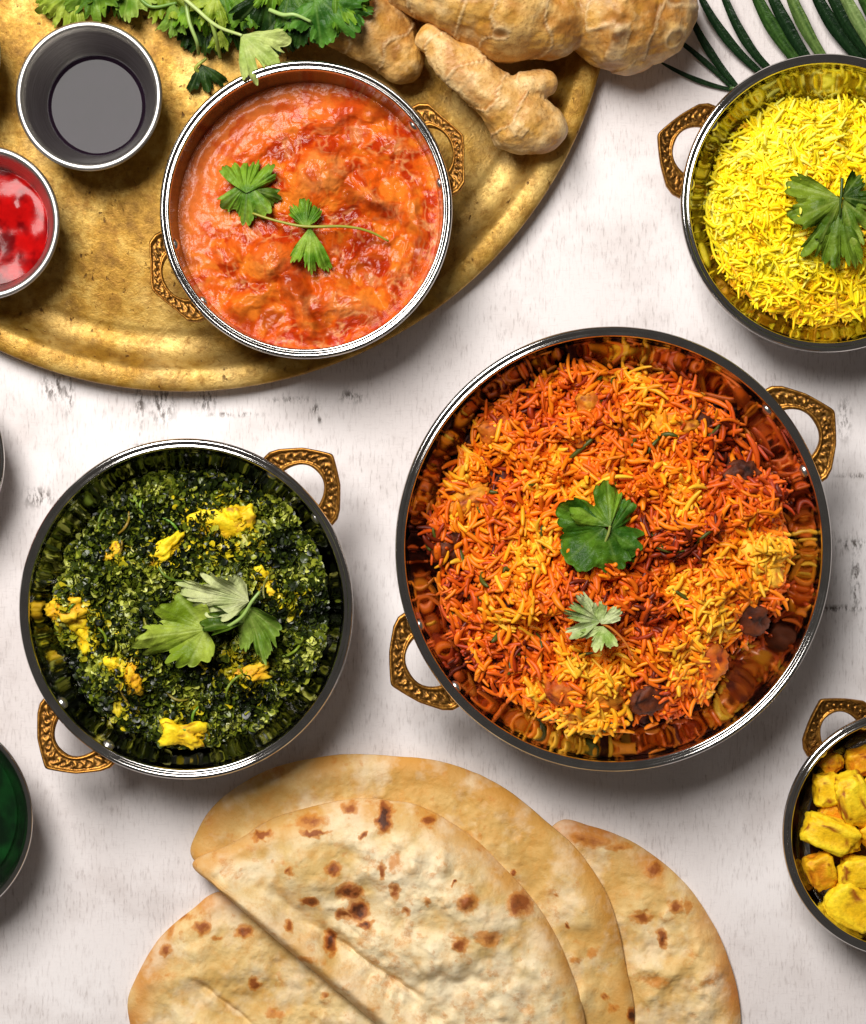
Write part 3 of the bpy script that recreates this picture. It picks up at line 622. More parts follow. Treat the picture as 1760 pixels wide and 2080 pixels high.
for k, (px, py, dz, sz, rz, cols, lab, rg) in enumerate([
    (1195, 818, 14, (24, 21, 18), 0.2, veg_y, 'round yellow chickpea at the top of the orange rice', 0.05),
    (1172, 888, 12, (17, 20, 15), 0.8, veg_o, 'small orange vegetable piece below the chickpea in orange rice', 0.08),
    (1372, 862, 0, (40, 22, 18), 0.1, veg_y, 'crumbly yellow vegetable piece in the upper part of orange rice', 0.16),
    (922, 1010, 4, (46, 26, 22), 0.5, veg_y, 'olive yellow vegetable piece by the left wall of the big bowl', 0.14),
    (1545, 945, 8, (40, 30, 20), 0.7, veg_d, 'dark vegetable piece near the right handle of the big bowl', 0.12),
    (1550, 1262, 8, (48, 34, 24), -0.4, veg_d, 'dark vegetable piece by the right wall of the big bowl', 0.12),
    (1200, 1425, -16, (58, 44, 26), 0.5, veg_y, 'yellow cauliflower lump near the bottom of the orange rice', 0.22),
    (1570, 1150, -14, (36, 46, 26), 0.2, ((246, 190, 60), (230, 140, 26), (200, 100, 20)), 'pale yellow lump near the right wall of the orange rice', 0.2),
    (1340, 1470, 6, (44, 30, 22), 0.9, veg_d, 'dark vegetable piece near the bottom of the orange rice', 0.12),
    (1010, 872, 6, (34, 26, 20), 0.4, veg_o, 'orange carrot piece by the upper left wall of the big bowl', 0.10),
    (905, 1110, 6, (30, 36, 20), 0.2, veg_d, 'brown vegetable piece by the left wall of the big bowl', 0.12),
    (1110, 1490, 6, (36, 26, 20), -0.5, veg_o, 'orange carrot piece by the lower left wall of the big bowl', 0.10),
    (1490, 1420, 8, (44, 32, 22), 0.6, veg_o, 'long orange carrot piece by the lower right wall of the big bowl', 0.12),
    (1450, 830, 6, (40, 26, 20), -0.7, veg_d, 'brown vegetable piece by the upper right wall of the big bowl', 0.12),
    (1625, 1060, 6, (26, 36, 20), 0.1, veg_o, 'orange carrot piece below the right handle of the big bowl', 0.10)]):
    chunk('vegetable_piece', seat(biryani_bowl, bh, px, py, dz - (3 if cols is veg_y else 13), sz), sz, (0.2, 0, rz), cols, lab, 'vegetable', 'vegetable pieces in the orange rice', seed=k + 1, rough=rg * 1.8 + 0.04, boxy=0.2, mat='bed')

# ------------------------------------------------------------------ spinach
def saag_h(X, Y, rho):
    h = 112 + 50 * np.clip(1 - rho ** 2.4, -0.3, 1) + 22 * fbm(X / 85, Y / 85, 0, 3, 214) + 24 * fbm(X / 36, Y / 36, 0, 3, 215)
    for (px, py, r, dz) in [(140, 1330, 60, -26), (600, 1480, 60, -26), (480, 980, 90, -18), (180, 1060, 70, -20), (300, 1440, 50, -20), (650, 1330, 60, 10), (380, 1490, 50, 14)]:
        x, y = at(saag_bowl, px, py, 150); h = h + dz * np.exp(-((X - x) ** 2 + (Y - y) ** 2) / r ** 2)
    return h
CRUMBS = [(455, 1068, 66), (235, 1130, 26), (335, 1120, 34), (540, 1185, 32), (105, 1235, 44), (165, 1265, 48), (182, 1300, 30), (255, 1360, 42), (255, 1435, 28), (500, 1370, 42), (378, 1480, 40), (430, 1340, 26), (590, 1230, 30), (470, 1330, 24)]
def spinach():
    b = saag_bowl; root = thing('spinach_dish', b.o, 'dark green chopped spinach heaped in the steel bowl', 'spinach')
    re = float(inner_r(b, 112)) * 0.99
    hz = lambda X, Y: saag_h(X, Y, np.hypot(X, Y / b.ey) / re)
    ns_, nt = 80, 220; s = np.linspace(0.005, 1.0, ns_); th = np.linspace(0, 2 * np.pi, nt, endpoint=False); Sg, T = np.meshgrid(s, th, indexing='ij')
    X = Sg * re * np.cos(T); Y = Sg * re * np.sin(T) * b.ey; Z = hz(X, Y) - 6 + 9 * fbm(X / 12, Y / 12, 0, 3, 2)
    k_ = np.minimum(1, (inner_r(b, Z) - 2) / np.maximum(1, np.hypot(X, Y / b.ey))); X = X * k_; Y = Y * k_
    C = mixc(lin((10, 16, 4)), lin((34, 44, 10)), sstep(-0.3, 0.4, fbm(X / 14, Y / 14, 0, 3, 8)))
    link('spinach_bed', make_mesh('spinach_bed', np.stack([X, Y, Z - b.z0], -1).reshape(-1, 3), grid_faces(nt, ns_, True)[:, ::-1], C.reshape(-1, 3)), M['green'], root)
    n = 30000; r = np.sqrt(rng.random(n)); a = rng.random(n) * 2 * np.pi; gx = r * re * 0.985 * np.cos(a); gy = r * re * 0.985 * np.sin(a) * b.ey
    gz = hz(gx, gy) - b.z0 + rng.uniform(-9, 9, n)
    k_ = np.minimum(1, (inner_r(b, gz + b.z0) - 11) / np.maximum(1, np.hypot(gx, gy / b.ey))); gx = gx * k_; gy = gy * k_
    size = rng.uniform(3.6, 8.2, n); asp = rng.uniform(0.4, 1.0, n)
    ax = rng.normal(0, 1, (n, 3)); ax[:, 2] *= 0.8; ax /= np.linalg.norm(ax, axis=1)[:, None]
    bx = np.cross(ax, rng.normal(0, 1, (n, 3))); bx /= np.linalg.norm(bx, axis=1)[:, None]; cx = np.cross(ax, bx)
    uv = np.array([(-1, -1), (0, -1.2), (1, -0.8), (-1.1, 0), (0, 0), (1.2, 0.1), (-0.8, 1), (0.1, 1.2), (0.9, 0.9)], float)
    P = np.zeros((n, 9, 3)); bend = rng.uniform(-0.5, 0.5, (n, 1)); tw = rng.uniform(-0.5, 0.5, (n, 1)); jit = rng.normal(0, 0.16, (n, 9))
    lu = uv[None, :, 0] * size[:, None]; lv = uv[None, :, 1] * (size * asp)[:, None]; lw = (bend * uv[None, :, 0] ** 2 + tw * uv[None, :, 0] * uv[None, :, 1] + jit) * size[:, None]
    P = np.stack([gx, gy, gz], 1)[:, None] + lu[..., None] * ax[:, None] + lv[..., None] * bx[:, None] + lw[..., None] * cx[:, None]
    q = np.array([[0, 1, 4, 3], [1, 2, 5, 4], [3, 4, 7, 6], [4, 5, 8, 7]])
    F = (q[None] + (np.arange(n) * 9)[:, None, None]).reshape(-1, 4)
    f = fbm(gx / 60, gy / 60, 0, 3, 77) + rng.normal(0, 0.42, n)
    pal = np.array([lin(c) for c in [(14, 22, 5), (28, 38, 8), (50, 62, 12), (92, 104, 22), (146, 152, 46), (196, 200, 96)]])
    pi = np.clip(((f + 0.75) / 1.9 * 6).astype(int), 0, 5); fc = pal[pi]
    for (px, py, r0) in CRUMBS:                      # potato crumbled into the greens
        x, y = at(b, px, py, 155); pr = 0.5 * np.exp(-((gx - x) ** 2 + (gy - y) ** 2) / (0.85 * r0) ** 2); kk = rng.random(n) < pr
        fc[kk] = mixc(lin((222, 196, 30)), lin((150, 150, 30)), rng.random(kk.sum()))
    CC = np.repeat(fc, 9, 0)
    o = link('chopped_spinach', make_mesh('chopped_spinach', P.reshape(-1, 3), F, CC), M['green'], root); o['kind'] = 'stuff'
    # a few larger wilted strips and stalks
    for k in range(26):
        aa = rng.random() * 6.28; rr = re * 0.93 * math.sqrt(rng.random()); x0, y0 = rr * math.cos(aa), rr * math.sin(aa); da = rng.random() * 6.28; ln = rng.uniform(30, 70)
        pts = []
        for j in range(5):
            t_ = j / 4; x = x0 + ln * (t_ - .5) * math.cos(da + 0.7 * t_); y = y0 + ln * (t_ - .5) * math.sin(da + 0.7 * t_)
            if math.hypot(x, y) > re * 0.95: x *= 0.9; y *= 0.9
            pts.append((x, y, float(hz(np.array(x), np.array(y))) - b.z0 + 8 + 4 * math.sin(t_ * 3)))
        V, F2 = tube(pts, [2, 3, 3, 2.5, 1.5], 6, 14)
        link('spinach_stalk', make_mesh('spinach_stalk', V, F2, np.tile(lin((96 + rng.integers(0, 50), 112 + rng.integers(0, 40), 40)), (len(V), 1))), M['green'], root)
    return hz
sh = spinach()
PY = ((250, 220, 34), (232, 186, 18), (176, 128, 14)); PO = ((246, 204, 40), (226, 164, 20), (170, 110, 12)); PG = ((214, 190, 30), (160, 138, 20), (90, 84, 14))
for k, (px, py, dz, sz, rz, cols, lab) in enumerate([
    (448, 1072, 4, (56, 36, 20), 0.2, PY, 'largest crumbly yellow potato lump near the top of the spinach'),
    (492, 1058, 6, (26, 30, 18), 0.2, PY, 'yellow potato lump touching the right of the largest one in the spinach'),
    (233, 1130, 4, (24, 20, 15), 0.8, PO, 'small orange-yellow potato bit in upper left of the spinach'),
    (333, 1120, 6, (38, 17, 16), 0.75, PY, 'slanting oblong yellow potato piece above the coriander leaves'),
    (534, 1178, 4, (17, 28, 14), 0.4, PY, 'yellow potato bit at the tip of the coriander stem'),
    (548, 1208, 4, (14, 14, 12), 0.4, PO, 'tiny orange potato bit right of the coriander stem tip'),
    (100, 1238, 4, (36, 22, 16), 0.3, PO, 'golden potato piece against the left wall of the spinach bowl'),
    (160, 1258, 8, (36, 26, 18), -0.5, PY, 'bright yellow potato piece at the left of the spinach'),
    (180, 1295, 4, (20, 30, 16), 0.2, PY, 'yellow potato piece below the bright one at left of spinach'),
    (240, 1352, 6, (24, 16, 14), -0.6, PY, 'small yellow potato bit lower left of the coriander leaves'),
    (272, 1376, 6, (20, 30, 16), 0.1, PO, 'golden potato bit below left of the coriander leaves'),
    (250, 1440, 4, (16, 20, 12), 0.7, PG, 'small greenish potato bit near the lower left rivets'),
    (498, 1372, 2, (40, 16, 12), 0.2, PO, 'pale orange potato strip under the right coriander leaf'),
    (376, 1492, 10, (42, 24, 18), -0.1, PY, 'flat yellow potato slice at the bottom of the spinach bowl')]):
    chunk('potato_piece', seat(saag_bowl, sh, px, py, dz - 8, sz), sz, (0.15, 0, rz), cols, lab, 'potato', 'potato pieces in the spinach', seed=k + 31, rough=0.42, spots=0.3, boxy=0.1)

# ------------------------------------------------------------------ potato bowl
def aloo():
    b = aloo_bowl; z = 62; rad = float(inner_r(b, z))
    disc(b, z, rad, 50, 160, lambda X, Y, s: 8 * fbm(X / 40, Y / 40, 0, 3, 301), lambda X, Y, s: mixc(lin((50, 22, 6)), lin((120, 66, 12)), sstep(-0.3, 0.4, fbm(X / 30, Y / 30, 0, 3, 8))), 'potato_gravy', 'curry', 'dark brown gravy under the potato chunks', 'gravy')
    A = ((252, 218, 40), (242, 190, 22), (150, 74, 10)); Bc = ((240, 186, 22), (214, 130, 14), (140, 60, 10))
    items = [(1679, 1602, 106, (27, 32, 24), 0.1, A, 'potato chunk with flat left side in the upper part of the potato bowl'), (1733, 1625, 128, (30, 52, 26), 0.35, A, 'crumbly bright yellow potato chunk with herbs at the top of the heap'),
             (1690, 1695, 122, (58, 30, 26), -0.35, A, 'oblong potato chunk with browned left end'), (1667, 1768, 108, (28, 34, 26), 0.35, Bc, 'small upright potato chunk at the left of the potato bowl'),
             (1742, 1772, 118, (36, 30, 24), 0.05, A, 'squarish bright potato chunk in the lower middle of the heap'), (1735, 1838, 112, (52, 44, 26), -0.5, A, 'large rounded potato chunk at the lower edge of the heap'),
             (1690, 1552, 92, (22, 18, 16), 0.6, Bc, 'small dull potato bit beneath the rivet of the potato bowl'), (1752, 1548, 96, (30, 28, 22), 0.2, Bc, 'dull potato chunk near the upper wall of the potato bowl'),
             (1700, 1655, 96, (36, 22, 18), -0.6, Bc, 'half hidden potato chunk between two brighter ones'), (1790, 1690, 118, (40, 34, 26), 0.5, Bc, 'potato chunk crossing the right edge beside the oblong one'),
             (1800, 1600, 118, (40, 34, 26), 0.9, A, 'potato chunk crossing the right edge near the top'), (1805, 1800, 112, (40, 34, 26), 0.2, A, 'potato chunk crossing the right edge near the bottom'),
             (1880, 1640, 118, (44, 36, 26), 0.2, A, 'potato chunk outside the right edge of the picture, upper'), (1890, 1760, 112, (44, 36, 26), 0.8, A, 'potato chunk outside the right edge of the picture, lower')]
    for k, (px, py, zz, sz, rz, cols, lab) in enumerate(items):
        chunk('potato_chunk', G(px, py, zz), sz, (0.15, 0, rz), cols, lab, 'potato', 'potato chunks in the side bowl', seed=k + 61, rough=0.16, spots=0.3, boxy=0.6)
aloo()

# ------------------------------------------------------------------ flatbreads
def bread(outline, z0, thick, seed, spots, label, center, edge_col, base_cols, roll=(), domes=(), ns=120, nt=420, sag=(0, 0)):
    P = np.array([G(x, y, z0 + thick * 0.6)[:2] for x, y in outline]); c = G(center[0], center[1], z0 + thick * 0.6)[:2]
    closed = np.vstack([P[-2:], P, P[:3]]); m = len(P)
    cur = catmull(closed, (len(closed) - 1) * 14 + 1)[28:28 + m * 14 + 1]
    a = np.unwrap(np.arctan2(cur[:, 1] - c[1], cur[:, 0] - c[0])); r = np.hypot(*(cur - c).T)
    if a[-1] < a[0]: a, r = a[::-1], r[::-1]
    th = a[0] + np.linspace(0, 2 * np.pi, nt, endpoint=False); rad = np.interp(th, a, r) + 2.5 * fbm(np.cos(th) * 4, np.sin(th) * 4, seed, 3, seed)
    s = np.linspace(0.004, 1.0, ns) ** 0.75; Sg, T = np.meshgrid(s, th, indexing='ij')
    X = Sg * rad * np.cos(T); Y = Sg * rad * np.sin(T)
    d = (1 - Sg) * rad[None, :] * 0.8
    wx, wy = X + c[0], Y + c[1]
    edge = np.clip(1 - d / 26.0, 0, 1)
    Z = thick * (1 - 0.62 * edge ** 2.4)
    puff = fbm(wx / 120, wy / 120, seed, 3, seed + 3); bub = fbm(wx / 34, wy / 34, seed, 3, seed + 9); cell = 0.55 - cells(wx / 46 + 0.4 * bub, wy / 46, seed)
    inner = sstep(0, 60, d)
    Z = Z + inner * (15 * puff + 6.0 * bub + 16.0 * np.clip(cell, 0, 1) ** 1.3 * sstep(-0.15, 0.3, puff)) + (0.4 + 0.6 * inner) * 1.3 * fbm(wx / 13, wy / 13, seed, 4, seed + 20)
    for (x0, y0, x1, y1, wd, hh) in roll:      # folds, creases and ridges
        p0, p1 = G(x0, y0, z0)[:2], G(x1, y1, z0)[:2]; dv = p1 - p0; L = np.hypot(*dv); dv /= L
        t = np.clip((wx - p0[0]) * dv[0] + (wy - p0[1]) * dv[1], 0, L); e = np.hypot(wx - p0[0] - t * dv[0], wy - p0[1] - t * dv[1]) + 3 * bub
        Z = Z + hh * np.exp(-(e / wd) ** 2) * np.minimum(1, np.minimum(t, L - t) / 30 + 0.25)
    for (px, py, r0, hh) in domes:
        g = G(px, py, z0)[:2]; Z = Z + hh * np.exp(-((wx - g[0]) ** 2 + (wy - g[1]) ** 2) / r0 ** 2) * sstep(0, 40, d)
    char = np.zeros(X.shape); wbx = wx + 9 * bub + 7 * fbm(wx / 9, wy / 9, 1.1, 3, seed + 1); wby = wy + 9 * fbm(wx / 30, wy / 30, 3.3, 3, seed + 2) + 7 * fbm(wx / 9, wy / 9, 7.1, 3, seed + 6)
    for (px, py, a_, b_, st) in spots:
        g = G(px, py, z0 + thick)[:2]; q = ((wbx - g[0]) / a_) ** 2 + ((wby - g[1]) / b_) ** 2; char = np.maximum(char, st * np.exp(-q ** 1.1)); Z = Z + 1.6 * np.exp(-q * 0.7)
    nn = fbm(wx / 24, wy / 24, seed, 4, seed + 50); char = np.maximum(char, 0.31 * sstep(0.10, 0.55, nn + 0.35 * puff))
    f = sstep(-0.5, 0.5, puff + 0.5 * bub); C = mixc(lin(base_cols[0]), lin(base_cols[1]), f)
    C = mixc(C, lin(edge_col), (sstep(60, 4, d) * sstep(-0.7, 0.35, fbm(wx / 70, wy / 70, seed, 3, seed + 70))) * 0.85)
    top = np.stack([wx, wy, Z + z0 + sag[0] * 0], -1).reshape(-1, 3)
    # underside: round the rim, then flat
    low1 = np.stack([wx[-1], wy[-1], 0 * wx[-1] + z0 + thick * 0.16], -1); low2 = np.stack([c[0] + (wx[-1] - c[0]) * 0.985, c[1] + (wy[-1] - c[1]) * 0.985, 0 * wx[-1] + z0 + 0.5], -1)
    V = np.vstack([top, low1, low2, [[c[0], c[1], float(Z[0].mean()) + z0]], [[c[0], c[1], z0 + 0.5]]])
    nv = ns * nt; k = np.arange(nt); k2 = (k + 1) % nt; last = (ns + 1) * nt
    F = [grid_faces(nt, ns + 2, True)[:, ::-1], np.stack([k, k2, np.full(nt, nv + 2 * nt)], 1), np.stack([last + k2, last + k, np.full(nt, nv + 2 * nt + 1)], 1)]
    C2 = C.reshape(-1, 3); C2 = np.vstack([C2, np.tile(lin((226, 190, 128)), (2 * nt, 1)), C2[:1], C2[:1]]); ch = np.concatenate([char.reshape(-1), np.zeros(2 * nt + 2)])
    org = np.array([c[0], c[1], z0]); me = make_mesh('flatbread', V, F, C2, origin=org, attrs={'char': ch})
    return tag(link('flatbread', me, M['bread'], loc=org), label, 'flatbread', 'stack of flatbreads')
bread([(1130, 1675), (1200, 1680), (1300, 1720), (1400, 1803), (1470, 1920), (1505, 2070), (1480, 2250), (1350, 2360), (1170, 2330), (1080, 2150), (1060, 1950), (1070, 1780)], 1, 24, 5,
      [(1300, 1859, 22, 13, 1.0), (1328, 1768, 22, 16, .9), (1209, 1710, 40, 14, .75), (1377, 1843, 15, 15, 1), (1348, 1906, 11, 18, 1.3), (1260, 1720, 30, 12, .7), (1400, 1840, 10, 20, .6), (1330, 1990, 40, 12, .5), (1440, 1990, 24, 10, .5), (1180, 1700, 30, 14, .7)],
      'rightmost spotted flatbread lying beneath the others', (1290, 2010), (196, 112, 34), ((202, 160, 88), (228, 196, 134)), roll=[(1280, 1960, 1480, 1960, 18, 9), (1290, 2040, 1400, 1930, 16, 8)], domes=[(1380, 2030, 80, 12), (1330, 1820, 80, 8)])
bread([(392, 1745), (402, 1690), (450, 1622), (550, 1562), (660, 1537), (760, 1533), (900, 1550), (1010, 1592), (1100, 1660), (1180, 1735), (1240, 1830), (1270, 1950), (1290, 2070), (1270, 2200), (1150, 2260), (960, 2110), (800, 1960), (620, 1850), (470, 1795)], 24, 22, 9,
      [(1152, 1880, 5, 6, 1.5), (1044, 1770, 5, 7, 1.2), (1283, 2063, 12, 16, 1.6), (1229, 2026, 10, 8, 1), (1130, 1815, 4, 4, .9), (1205, 1935, 22, 10, .6), (1170, 1950, 20, 8, .5), (1245, 2050, 14, 8, .8)],
      'large smooth folded flatbread behind the spotted folded one', (860, 1800), (204, 142, 58), ((204, 162, 90), (226, 194, 132)), roll=[(700, 1560, 1150, 1780, 30, 6), (1090, 1700, 1240, 1920, 22, 7)], domes=[(600, 1600, 130, 10), (1000, 1660, 120, 10), (1170, 1850, 90, 10)])
bread([(262, 2070), (275, 1990), (320, 1912), (388, 1852), (450, 1812), (560, 1840), (690, 1935), (800, 2050), (860, 2180), (800, 2300), (560, 2350), (330, 2260)], 1, 26, 13,
      [(410, 1884, 16, 15, 1.1), (498, 1891, 18, 14, 1.1), (517, 1995, 10, 16, 1.1), (373, 1862, 18, 10, .9), (336, 1928, 16, 12, .9), (661, 2020, 12, 10, .8), (440, 1905, 14, 6, .8), (345, 1890, 14, 20, .6), (560, 2060, 20, 10, .6)],
      'flatbread at the lower left, half under the folded one', (560, 2090), (198, 124, 42), ((206, 168, 98), (230, 202, 144)), roll=[(400, 1985, 520, 2080, 7, -10), (330, 1990, 500, 1960, 22, 8)], domes=[(420, 2050, 70, 10), (480, 1930, 70, 8)])
bread([(391, 1757), (470, 1716), (560, 1662), (700, 1627), (780, 1625), (860, 1642), (960, 1702), (1050, 1790), (1120, 1882), (1162, 1980), (1190, 2075), (1200, 2200), (1100, 2290), (950, 2230), (775, 2085), (640, 1972), (540, 1885), (460, 1815)], 46, 34, 21,
      [(782, 1662, 13, 28, 1.7), (873, 1668, 16, 14, 1.1), (631, 1669, 34, 18, .8), (533, 1697, 26, 7, 1.0), (711, 1640, 18, 12, .9), (590, 1763, 10, 12, 1), (675, 1763, 15, 13, 1.2), (776, 1763, 8, 20, 1.0), (711, 1808, 24, 18, 1.3), (728, 1846, 18, 20, 1.4),
       (631, 1828, 20, 10, 1.2), (699, 1855, 18, 10, 1.2), (743, 1875, 16, 8, 1.4), (669, 1914, 12, 24, 1.4), (587, 1880, 10, 14, 1.1), (805, 1805, 12, 20, .9), (829, 1843, 12, 10, .8), (870, 1822, 10, 10, .7), (1056, 1836, 28, 24, 1.15), (948, 1830, 22, 18, .95),
       (934, 1912, 15, 13, 1.1), (990, 1900, 30, 18, .75), (922, 1788, 4, 4, 1.6), (745, 1690, 8, 8, 1.2), (640, 1692, 30, 5, 1.1), (800, 1745, 20, 24, .5), (620, 1945, 30, 8, .6)],
      'folded flatbread with charred blisters on top of the stack', (800, 1890), (208, 148, 66), ((208, 174, 108), (236, 216, 174)),
      roll=[(440, 1780, 900, 2150, 28, 30), (540, 1800, 900, 2075, 18, -14), (690, 1905, 850, 2015, 6, -14), (560, 1730, 700, 1800, 40, 9), (720, 1890, 900, 1950, 34, 16), (900, 1960, 1010, 1900, 26, 12), (860, 1690, 1000, 1900, 50, 8), (840, 1700, 850, 1790, 14, 7), (900, 1700, 905, 1780, 12, 6), (560, 1850, 690, 1900, 10, -6), (880, 1990, 1000, 1975, 18, -9)],
      domes=[(640, 1750, 90, 26), (820, 1770, 110, 30), (960, 1850, 80, 24), (730, 1830, 60, -14), (880, 1930, 60, 14), (1060, 1950, 110, 12)], ns=150, nt=520)

# ------------------------------------------------------------------ ginger
def ginger(branches, label, seed, cols, vox=3.2, rings=16.0, name='ginger_root'):
    VV, FF, base = [], [], 0; samples = []; acc = 0
    for (pts, rad) in branches:
        P = np.array([G(x, y, z_) for x, y, z_ in pts]); n = 40
        V, Fs = tube(P, rad, 20, n); VV.append(V)
        for f in Fs:
            if f.shape[1] == 4: FF += [f[:, [0, 1, 2]] + base, f[:, [0, 2, 3]] + base]
            else: FF.append(f + base)
        base += len(V)
        for q, rr in ((P[0], rad[0]), (P[-1], rad[-1])):          # rounded ends
            U, f = ICO; VV.append(q + U * rr * 0.97); FF.append(f + base); base += len(U)
        cur = catmull(P, 60); ln = np.concatenate([[0], np.cumsum(np.linalg.norm(np.diff(cur, axis=0), axis=1))]); rr = np.interp(np.linspace(0, 1, 60), np.linspace(0, 1, len(rad)), rad)
        samples.append(np.concatenate([cur, ln[:, None] + acc, rr[:, None]], 1)); acc += ln[-1] + 37
    org = np.array([*np.vstack(VV)[:, :2].mean(0), 0.0]); org[2] = np.vstack(VV)[:, 2].min()
    me = make_mesh('tmp', np.vstack(VV), np.vstack(FF), origin=org); o = bpy.data.objects.new('tmp', me); col.objects.link(o)
    m = o.modifiers.new('r', 'REMESH'); m.mode = 'VOXEL'; m.voxel_size = vox * S
    m2 = o.modifiers.new('s', 'SMOOTH'); m2.iterations = 8; m2.factor = 0.5
    dg = bpy.context.evaluated_depsgraph_get(); e = bpy.data.meshes.new_from_object(o.evaluated_get(dg))
    bpy.data.objects.remove(o); bpy.data.meshes.remove(me)
    nv = len(e.vertices); co = np.empty(nv * 3); e.vertices.foreach_get('co', co); co = co.reshape(-1, 3) / S
    nr = np.empty(nv * 3); e.vertices.foreach_get('normal', nr); nr = nr.reshape(-1, 3)
    W = co + org; sm = np.vstack(samples); t = np.zeros(nv); best = np.full(nv, 1e9)
    for row in sm:
        dd = np.linalg.norm(W - row[:3], axis=1) / row[4]; k = dd < best; best[k] = dd[k]; t[k] = row[3]
    # distance along the root, refined by projecting on neighbours, gives the growth rings
    tt = t + 5 * fbm(W[:, 0] / 40, W[:, 1] / 40, W[:, 2] / 40, 3, seed); sp = rings * (1 + 0.35 * vnoise(tt / 90, 0, 0, seed))
    ph = tt / 66.0 + 0.4 * vnoise(W[:, 0] / 60, W[:, 1] / 60, W[:, 2] / 60, seed); fr = ph - np.floor(ph); ring = np.exp(-((fr - 0.5) / 0.045) ** 2)
    wr = fbm(W[:, 0] / 26, W[:, 1] / 26, W[:, 2] / 26, 4, seed + 4); lump = fbm(W[:, 0] / 70, W[:, 1] / 70, W[:, 2] / 70, 3, seed + 14)
    fib = vnoise(tt / 4.5, 0, 0, seed + 2) * sstep(-0.2, 0.5, wr); co2 = co + nr * (2.2 * ring + 3.2 * wr + 8.0 * lump + 0.8 * fib)[:, None]
    e.vertices.foreach_set('co', (co2 * S).astype(np.float32).ravel())
    C = mixc(lin(cols[0]), lin(cols[1]), sstep(-0.4, 0.4, lump + 0.6 * wr)); C = mixc(C, lin(cols[2]), 0.8 * np.exp(-((fr - 0.44) / 0.05) ** 2)); C = mixc(C, lin(cols[2]), 0.6 * sstep(0.1, 0.5, fbm(W[:, 0] / 36, W[:, 1] / 36, W[:, 2] / 36, 4, seed + 24))); C = mixc(C, lin((206, 150, 50)), 0.5 * sstep(0.0, 0.4, fbm(W[:, 0] / 50, W[:, 1] / 50, W[:, 2] / 50, 3, seed + 34))); C = mixc(C, lin((240, 214, 164)), 0.45 * ring)
    ca = e.color_attributes.new('Col', 'FLOAT_COLOR', 'POINT'); c4 = np.ones((nv, 4), np.float32); c4[:, :3] = C; ca.data.foreach_set('color', c4.ravel())
    e.polygons.foreach_set('use_smooth', np.ones(len(e.polygons), bool)); e.name = name
    return tag(link(name, e, M['ginger'], loc=org), label, 'ginger', 'pieces of ginger root')
GC = ((190, 130, 56), (226, 180, 106), (130, 78, 28))
ginger([([(800, -70, 130), (930, -40, 150), (1040, 5, 150), (1110, 30, 145)], [70, 112, 118, 92]), ([(1100, -20, 140), (1160, -5, 135), (1240, 15, 122), (1310, 25, 112)], [80, 78, 118, 104]), ([(1250, 55, 112), (1275, 85, 95)], [88, 70]), ([(1340, 0, 112), (1360, -10, 112)], [60, 52])],
       'large thick ginger root lying across the tray rim', 3, GC)
ginger([([(600, -70, 110), (690, 10, 105), (770, 70, 95), (815, 118, 88)], [70, 78, 72, 52])], 'blunt ginger stub wedged between the coriander and the curry bowl', 8, ((190, 134, 62), (214, 168, 98), (136, 82, 30)))
ginger([([(872, 78, 150), (930, 130, 145), (1000, 190, 132), (1055, 240, 112), (1095, 262, 100)], [30, 42, 50, 66, 56]), ([(1020, 205, 130), (1070, 180, 128), (1108, 168, 122)], [36, 34, 27]), ([(930, 110, 150), (968, 96, 152)], [24, 17])],
       'pale knobbly ginger finger on top of the tray edge', 12, ((214, 164, 92), (236, 200, 140), (176, 112, 46)), vox=2.6)

